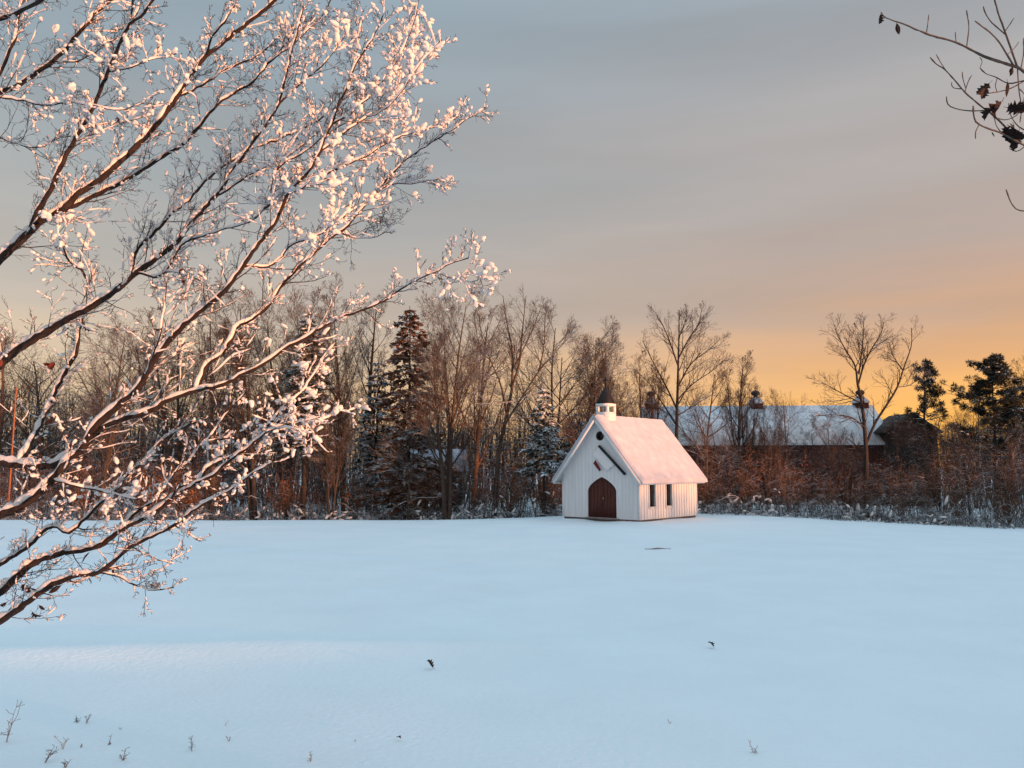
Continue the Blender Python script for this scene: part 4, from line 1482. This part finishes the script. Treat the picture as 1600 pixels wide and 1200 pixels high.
for li, (pp, w0, w1, drift, tzh, dens) in enumerate(LIMBS):
    lr = np.random.default_rng(900 + li)
    pp = np.array(pp, float)
    if tzh is None:
        best = None
        for q, dd in done:
            e = np.hypot(*(q - pp[0]).T)
            j = int(e.argmin())
            if best is None or e[j] < best[0]:
                best = (e[j], dd[j], q[j])
        d0 = best[1]
        if best[0] < 30:
            pp = np.vstack([best[2][None], pp[1:]])
    else:
        d0 = 5.6 + drift * .3
    lpx = np.hypot(*np.diff(pp, axis=0).T).sum()
    n_ = max(6, int(lpx / 9))
    pr = resample(pp, n_)
    pr[1:-1] += lr.normal(0, .7, (n_ - 2, 2))
    s01 = np.linspace(0, 1, n_)
    dd = d0 + drift * s01 + .10 * np.sin(s01 * 7 + li)
    dd += d0 - dd[0]
    done.append((pr, dd))
    w = np.array([P(a[0], a[1], b) for a, b in zip(pr, dd)])
    rad = (w0 + (w1 - w0) * s01 ** .8) / 2 * dd / F * 0.86
    if tzh is not None:
        st = ORG + np.array((.05, 0, tzh))
        c1 = st * .45 + w[0] * .55 + np.array((0, 0, -.08))
        pre = resample(np.array([st, c1, w[0], w[min(3, n_ - 1)]]), 15)[:-1]
        cut = np.linalg.norm(pre - w[0], axis=1).argmin()
        pre = pre[:max(cut, 2)]
        w = np.vstack([pre, w])
        rad = np.concatenate([np.linspace(rad[0] * 1.6, rad[0], len(pre)), rad])
    n_all = len(w)
    loc = w - ORG
    rad = rad * (1 + .07 * lr.normal(size=n_all))
    mb = MB()
    mb.tube(loc, rad, 9)
    limb = mb.build('limb', M['bark'], fgt, True)
    # twigs
    seg = np.linalg.norm(np.diff(loc, axis=0), axis=1)
    arc = np.concatenate([[0], np.cumsum(seg)])
    tot = arc[-1]
    ol = []
    vis0 = n_all - n_
    a_ = arc[vis0] + (.06 if tzh is None else 0)
    while a_ < tot:
        f = a_ / tot
        frac = (a_ - arc[vis0]) / (tot - arc[vis0] + 1e-6)
        p_ = np.array([np.interp(a_, arc, loc[:, j]) for j in range(3)])
        i_ = min(int(np.searchsorted(arc, a_)), n_all - 1)
        tg = unit(loc[i_] - loc[i_ - 1])
        rr = rad[i_]
        an = R(lr.uniform(28, 66))
        pv = perp(tg, lr) * np.array((1, .7, 1))
        pv = unit(pv + np.array((.0, 0, .35)))
        d_ = unit(tg * math.cos(an) + pv * math.sin(an))
        ll = lr.uniform(.12, .50) * (1.1 - .5 * frac) * (1 if rr > .006 else .75)
        if pr[min(max(i_ - vis0, 0), n_ - 1)][1] > 690:
            ll *= .7
        grow(ol, p_, d_, ll, min(rr * .5, lr.uniform(.0025, .005)), 2, 4, lr, TW)
        a_ += lr.uniform(.032, .085) * (1.15 - .4 * frac)
    tb = MB()
    for lv, p_, r_ in ol:
        tb.tube(p_, r_, 4 if lv == 2 else 3)
    tb.build('twigs', M['twig'], limb)['kind'] = 'stuff'
    # snow lying along the limb
    sb = MB()
    if rad[vis0:].max() > .004:
        tg = np.gradient(loc, axis=0)
        tg /= np.linalg.norm(tg, axis=1, keepdims=True)
        upv = np.array((-.25, -.1, 1.0))[None] - tg * (tg @ np.array((-.25, -.1, 1.0)))[:, None]
        upv /= np.linalg.norm(upv, axis=1, keepdims=True) + 1e-9
        nzv = np.array([mnoise.noise((a * 5.0, li * 3.7, 0)) + .5 * mnoise.noise((a * 17.0, li * 3.7, 9)) for a in arc])
        cover = np.clip((nzv + .25 + .5 * dens) * 2.2, 0, 1)
        sr = (rad * .72 + .0045) * cover * (1 + .25 * lr.normal(size=n_all).clip(-1, 1)) + .0003
        sr[0] = sr[-1] = .0003
        off = rad * .62 + sr * .45 - .004 * (1 - cover)
        sb.tube(loc + upv * off[:, None], sr, 8)
    # thin broken coat on the upper side of the side twigs
    for lv, p_, r_ in ol:
        if lv <= 3 and lr.uniform() < (.8 if lv == 2 else .4) * (.4 + .6 * dens):
            p2 = resample(p_, 9)
            r2 = lr.uniform(.0026, .0058) * np.clip(.75 + .8 * lr.normal(size=9), .05, 1.5)
            r2[0] = r2[-1] = .0004
            sb.tube(p2 + np.array((-.0008, 0, .0022)), r2, 5)
    # clumps on twigs
    pos, dr_, sz = [], [], []
    for lv, p_, r_ in ol:
        nn = len(p_)
        for s_ in range(nn - 1):
            cl = mnoise.noise(tuple(p_[s_] * 7.0))
            pb = (.0, .0, .22, .22, .15)[lv] * dens * dens * (1.0 if s_ else .6) * (1.7 if cl > .08 else .28) * (1.45 if dens > .8 else 1) * (.62 if pp[0][1] > 560 else 1)
            if lr.uniform() < pb:
                w_ = lr.uniform()
                q_ = p_[s_] * (1 - w_) + p_[s_ + 1] * w_
                z_ = lr.gamma(3.4, .0021) * (1.15 if dens > .75 else .85) + .0032
                pos.append(q_ + np.array((0, 0, z_ * .55)))
                dr_.append((p_[s_ + 1] - p_[s_]) + lr.normal(0, .01, 3))
                sz.append(min(z_, .022))
    # clumps in the crotches along the limb
    for j in range(vis0 + 1, n_all):
        if lr.uniform() < .16 * dens:
            z_ = lr.uniform(.006, .013) + rad[j] * .25
            pos.append(loc[j] + np.array((0, 0, rad[j] * .8 + z_ * .5)))
            dr_.append(loc[j] - loc[j - 1])
            sz.append(z_)
    if pos:
        clumps(sb, np.array(pos), np.array(dr_), np.array(sz), lr, elong=(.95, 2.0), flat=(.6, 1.0))
    so = sb.build('snow', M['clump'], limb, True)
    so['kind'] = 'stuff'


# ------------------------------------------------------------------ leaves
def leaf_mesh(seed, lobes=True):
    rng = np.random.default_rng(seed)
    half = [(0, 0), (.10, .08), (.30, .14), (.16, .26), (.42, .36), (.20, .48), (.40, .62), (.18, .70), (.22, .84), (.06, .92), (0, 1.0)] if lobes else \
        [(0, 0), (.10, .15), (.20, .35), (.22, .55), (.15, .78), (0, 1.0)]
    n_ = len(half)
    mid_ = [(0, y_) for x_, y_ in half]
    v, q = [], []

    def bend(x_, y_):
        c1_ = rng.normal(0, .015)
        return (x_, y_, .5 * x_ * x_ * 2.0 + abs(x_) * .35 + .28 * math.sin(y_ * 2.4 + seed) * y_ + c1_)
    for sgn in (1, -1):
        o_ = len(v)
        v += [bend(sgn * x_ * .9, y_) for x_, y_ in half] + [bend(0, y_) for x_, y_ in mid_]
        q += [(o_ + i, o_ + i + 1, o_ + n_ + i + 1, o_ + n_ + i) if sgn > 0 else (o_ + n_ + i, o_ + n_ + i + 1, o_ + i + 1, o_ + i) for i in range(n_ - 1)]
    mb = MB()
    v = np.array(v)
    mb.raw(v, q)
    mb.raw(v - (0, 0, .012), [f[::-1] for f in q])
    mb.raw([(-.008, -.22, .0), (.008, -.22, 0), (.012, .02, 0), (-.012, .02, 0), (-.008, -.22, -.014), (.008, -.22, -.014), (.012, .02, -.014), (-.012, .02, -.014)],
           [(0, 1, 2, 3), (7, 6, 5, 4), (0, 4, 5, 1), (1, 5, 6, 2), (3, 2, 6, 7), (0, 3, 7, 4)])
    return mb.mesh('leaf')


LM = [leaf_mesh(s) for s in range(4)] + [leaf_mesh(s, False) for s in range(4, 7)]


def put_leaf(me, p_, size, rot, material, parent=None, org=None, name='leaf'):
    o = bpy.data.objects.new(name, me)
    if not me.materials:
        me.materials.append(material)
    link(o, parent)
    o.material_slots[0].link = 'OBJECT'
    o.material_slots[0].material = material
    o.location = Vector(p_) - Vector(org if org is not None else (0, 0, 0))
    o.scale = (size, size, size)
    o.rotation_euler = rot
    return o


def depth_at(px, py):
    best = (1e9, 5)
    for q, dd in done:
        e = np.hypot(*(q - np.array((px, py))).T)
        j = int(e.argmin())
        if e[j] < best[0]:
            best = (e[j], dd[j])
    return best[1]


for i, (px, py, s_, m_) in enumerate([(281, 428, 16, 'redleaf'), (283, 440, 10, 'redleaf'), (132, 510, 16, 'oakleaf'), (66, 574, 13, 'redleaf'), (86, 572, 12, 'redleaf'), (3, 566, 10, 'redleaf'),
                                      (253, 518, 11, 'oakleaf'), (96, 922, 15, 'oakleaf'), (34, 920, 14, 'oakleaf'), (46, 924, 10, 'oakleaf'), (50, 962, 13, 'oakleaf'), (60, 950, 9, 'oakleaf'),
                                      (10, 946, 9, 'oakleaf'), (140, 870, 14, 'oakleaf'), (82, 656, 13, 'redleaf'), (178, 895, 10, 'oakleaf'), (182, 188, 12, 'oakleaf')]):
    dp_ = depth_at(px, py)
    put_leaf(LM[4 + i % 3] if i % 2 else LM[i % 4], P(px, py - s_ / 2, dp_ - .03), s_ / F * dp_ * 1.3, (R(200 + 25 * (i % 3)), R(30 * (i % 4) - 40), R(50 * i)), M[m_], fgt, ORG)

# ------------------------------------------------------------------ oak branch at top right
OX, OY = 5.4, 2.3
og = float(gz(OX, OY)) - .1
oak = empty('oak_tree', (OX, OY, og))
tag(oak, 'oak reaching in at top right with thin grey twigs and brown leaves', 'tree')
OORG = np.array((OX, OY, og))
mb = MB()
tz = np.linspace(0, 8, 18)
mb.tube(np.stack([.05 * np.sin(tz), .05 * np.cos(tz), tz], 1), np.linspace(.22, .06, 18), 12)
mb.build('trunk', M['oakbark'], oak, True)
OD = 4.5
OB = [
    ([(1640, 150), (1598, 110), (1577, 101), (1542, 89), (1513, 74), (1490, 63), (1449, 52), (1408, 34), (1382, 23), (1377, 16)], 7, 2.2, 0),
    ([(1592, 104), (1583, 80), (1572, 50), (1560, 18), (1552, -8)], 4.5, 3, .2),
    ([(1586, 103), (1574, 84), (1560, 64), (1542, 48), (1522, 35)], 3.6, 2.4, -.2),
    ([(1570, 55), (1551, 38), (1541, 24), (1537, 11)], 2.6, 2, .1),
    ([(1573, 46), (1580, 36), (1585, 28)], 2, 1.5, -.1),
    ([(1450, 52), (1451, 38), (1451, 23)], 2, 1.6, 0),
    ([(1513, 73), (1515, 40), (1510, 13)], 2.6, 2, .1),
    ([(1494, 63), (1493, 50)], 2, 1.6, 0),
    ([(1650, 250), (1600, 226), (1566, 207), (1532, 193), (1525, 180), (1525, 164)], 5, 2.4, -.1),
    ([(1590, 220), (1566, 192), (1548, 175), (1525, 157), (1507, 140), (1481, 108), (1466, 98), (1457, 88)], 4.2, 2, .2),
    ([(1481, 106), (1472, 96), (1463, 85)], 2, 1.6, 0),
    ([(1508, 141), (1512, 128), (1517, 118)], 2, 1.5, 0), ([(1509, 138), (1504, 122), (1503, 112)], 1.8, 1.5, 0),
    ([(1545, 174), (1513, 174), (1484, 168), (1476, 158), (1475, 151)], 2.6, 2, .1),
    ([(1505, 138), (1490, 137), (1486, 130)], 1.8, 1.6, .1),
    ([(1532, 193), (1526, 204), (1525, 216)], 1.8, 1.6, 0),
    ([(1640, 122), (1600, 126), (1577, 130), (1557, 121), (1541, 116), (1531, 106)], 3, 2, .2),
    ([(1600, 126), (1575, 140), (1545, 146)], 2.4, 1.8, -.1),
    ([(1587, 106), (1590, 140), (1594, 170), (1592, 190)], 2.2, 1.8, .1),
    ([(1640, 332), (1600, 330), (1586, 326), (1577, 312), (1572, 297)], 3, 2.2, .1),
    ([(1600, 168), (1588, 180), (1572, 186), (1556, 184)], 2.2, 1.6, .1), ([(1604, 205), (1590, 196), (1580, 180), (1576, 160)], 2.4, 1.6, .15),
    ([(1596, 110), (1600, 84), (1598, 60)], 2.6, 1.8, .1), ([(1566, 207), (1556, 196), (1552, 180)], 1.8, 1.4, .1), ([(1560, 121), (1556, 134), (1558, 146)], 1.6, 1.4, .05),
    ([(1600, 226), (1588, 236), (1576, 232)], 2, 1.5, .1), ([(1592, 140), (1602, 150), (1610, 170)], 2, 1.6, .1), ([(1531, 107), (1534, 96), (1530, 90)], 1.5, 1.4, 0),
    ([(1592, 78), (1600, 88)], 2, 2, .1), ([(1577, 84), (1586, 75), (1592, 66)], 1.8, 1.5, .1),
]
oranch = []
for bi, (pp, w0, w1, dr) in enumerate(OB):
    pp = np.array(pp, float)
    n_ = max(6, int(np.hypot(*np.diff(pp, axis=0).T).sum() / 6))
    pr = resample(pp, n_)
    br = np.random.default_rng(bi)
    pr += np.cumsum(br.normal(0, .35, pr.shape), 0) * np.linspace(0, 1, n_)[:, None]
    d0 = OD
    if oranch and pp[0][0] < 1630:          # start on the branch it grows from
        near_ = min(((np.hypot(*(q - pr[0]).T).min(), q, e) for q, e in oranch), key=lambda a: a[0])
        if near_[0] < 14:
            j = int(np.hypot(*(near_[1] - pr[0]).T).argmin())
            pr += (near_[1][j] - pr[0]) * np.linspace(1, 0, n_)[:, None]
            d0 = near_[2][j]
    dd = d0 + dr * np.linspace(0, 1, n_)
    oranch.append((pr.copy(), dd.copy()))
    w = np.array([P(a[0], a[1], b) for a, b in zip(pr, dd)])
    rad = np.linspace(w0, w1, n_) / 2 * OD / F * .82
    rad = rad * (1 + .12 * br.normal(size=n_))
    rad[-2:] *= np.array((1.35, .9))        # bud at the tip
    if pp[0][0] > 1630:
        st = OORG + np.array((0, 0, w[0][2] + .35 - og))
        pre = resample(np.array([st, st * .5 + w[0] * .5 + (0, 0, .12), w[0]]), 10)[:-1]
        rad = np.concatenate([np.linspace(rad[0] * 3, rad[0], 9), rad])
        w = np.vstack([pre, w])
    mb = MB()
    mb.tube(w - OORG, rad, 7)
    mb.build('twig', M['oakbark'], oak, True)
for i, (px, py, s_, ry, lob) in enumerate([(1376, 22, 15, 15, 1), (1401, 36, 18, -5, 0), (1546, 130, 24, 50, 1), (1582, 104, 18, 20, 0), (1574, 128, 22, -10, 0), (1566, 158, 34, 25, 1),
                                         (1584, 196, 38, 35, 1), (1599, 156, 22, 0, 1), (1556, 162, 28, -30, 1), (1574, 168, 30, 60, 1), (1592, 204, 30, -20, 1), (1570, 198, 26, 10, 1), (1540, 138, 20, -25, 1), (1550, 206, 9, 10, 0)]):
    put_leaf(LM[i % 4] if lob else LM[4 + i % 3], P(px, py, OD - .02), s_ / F * OD * 1.05, (R(262 + 10 * (i % 3)), R(ry), R(20 * i - 60)), M['oakleaf'], oak, OORG)

# ------------------------------------------------------------------ small things on the snow


def ground_hit(px, py):
    """where the line of sight through a pixel meets the snow"""
    d_ = P(px, py, 1.0) - np.array((0, 0, CAMZ))
    lo, hi = 2.0, 60.0
    for _ in range(50):
        m_ = (lo + hi) / 2
        q_ = np.array((0, 0, CAMZ)) + d_ * m_
        if q_[2] > float(gz(q_[0], q_[1])):
            lo = m_
        else:
            hi = m_
    return q_


for i, (px, py, s_, lbl) in enumerate([(677, 1046, 12, 'dark fallen leaf lying on the snow left of centre'),
                                      (1115, 1013, 10, 'small fallen leaf on the snow below the chapel'),
                                      (626, 1157, 7, 'tiny leaf scrap on the snow near the bottom edge, left of centre')]):
    q_ = ground_hit(px, py)
    o = put_leaf(LM[i], q_ + (0, 0, .02), s_ / F * q_[1] * 1.25, (R(40), R(20 * i - 15), R(70 + 40 * i)), M['darkwood'], name='fallen_leaf')
    tag(o, lbl, 'leaf', 'fallen leaves on the snow')
q_ = ground_hit(1028, 858)
mb = MB()
t = np.linspace(-1, 1, 9)
mb.tube(np.stack([t * .40, .05 * np.sin(t * 3), .012 + .01 * np.cos(t * 4)], 1), .022 * (1.05 - .5 * np.abs(t)), 7)
o = mb.build('fallen_stick', M['weed'], smooth=True)
o.location = q_
tag(o, 'dark stick half buried in the snow in front of the chapel', 'stick')

WEEDS = [(10, 1160, 60, 'tall frosted weed at the left edge of the snow', 'weed'), (120, 1128, 16, 'short dark weed tip above the bottom left corner', 'weed'), (135, 1130, 18, 'pale weed tip beside the short dark one', 'frosted'),
         (70, 1192, 34, 'bent weed stalk in the bottom left corner', 'weed'), (98, 1170, 24, 'thin weed pair right of the bent stalk', 'frosted'), (126, 1168, 9, 'tiny dark weed tip, bottom left', 'weed'),
         (170, 1164, 14, 'small tufted weed in the lower left snow', 'weed'), (192, 1188, 20, 'forked weed near the bottom edge', 'weed'), (102, 1199, 20, 'weed cut by the bottom edge, left', 'weed'),
         (300, 1174, 28, 'folded pale grass blade right of the forked weed', 'frosted'), (358, 1158, 10, 'flat dark tuft right of the folded grass', 'weed'), (352, 1134, 8, 'faint weed tip above the flat tuft', 'frosted'),
         (486, 1190, 16, 'faint weed tip near the bottom, left of centre', 'frosted'), (1047, 1130, 8, 'tiny weed tip below the chapel', 'frosted'), (1178, 1176, 24, 'thin weed stalk near the bottom, right of centre', 'frosted'),
         (555, 1158, 6, 'speck of weed right of the faint tip', 'weed'), (188, 1140, 8, 'faint weed tip above the tufted weed', 'frosted')]
for i, (px, py, hpx, lbl, m_) in enumerate(WEEDS):
    wr = np.random.default_rng(400 + i)
    q_ = ground_hit(px, py)
    hh_ = hpx / F * q_[1] * .75
    mb = MB()
    nst = 2 if hpx < 15 else 3
    for s_ in range(nst):
        n_ = 6
        t = np.linspace(0, 1, n_)
        a_ = wr.uniform(0, 6.28)
        le = wr.uniform(.1, .7)
        st_ = np.stack([np.cos(a_) * le * hh_ * t ** 1.5, np.sin(a_) * le * hh_ * t ** 1.5, -.02 + (hh_ + .02) * wr.uniform(.6, 1) * t], 1) + np.cumsum(wr.normal(0, .04 * hh_, (n_, 3)), 0) * t[:, None]
        mb.tube(st_, np.linspace(.0045, .002, n_), 4)
        for c in range(5 if hpx > 12 else 2):
            j = wr.integers(2, n_)
            d_ = wr.normal(0, 1, 3) * (1, 1, .5) + (0, 0, .6)
            e_ = st_[j] + unit(d_) * hh_ * wr.uniform(.15, .4)
            mb.tube(np.array([st_[j], (st_[j] + e_) / 2 + wr.normal(0, .02 * hh_, 3), e_]), (.0025, .002, .0028), 3)
    o = mb.build('weed', M[m_])
    o.location = q_
    tag(o, lbl, 'weed', 'dead weeds poking through the snow')
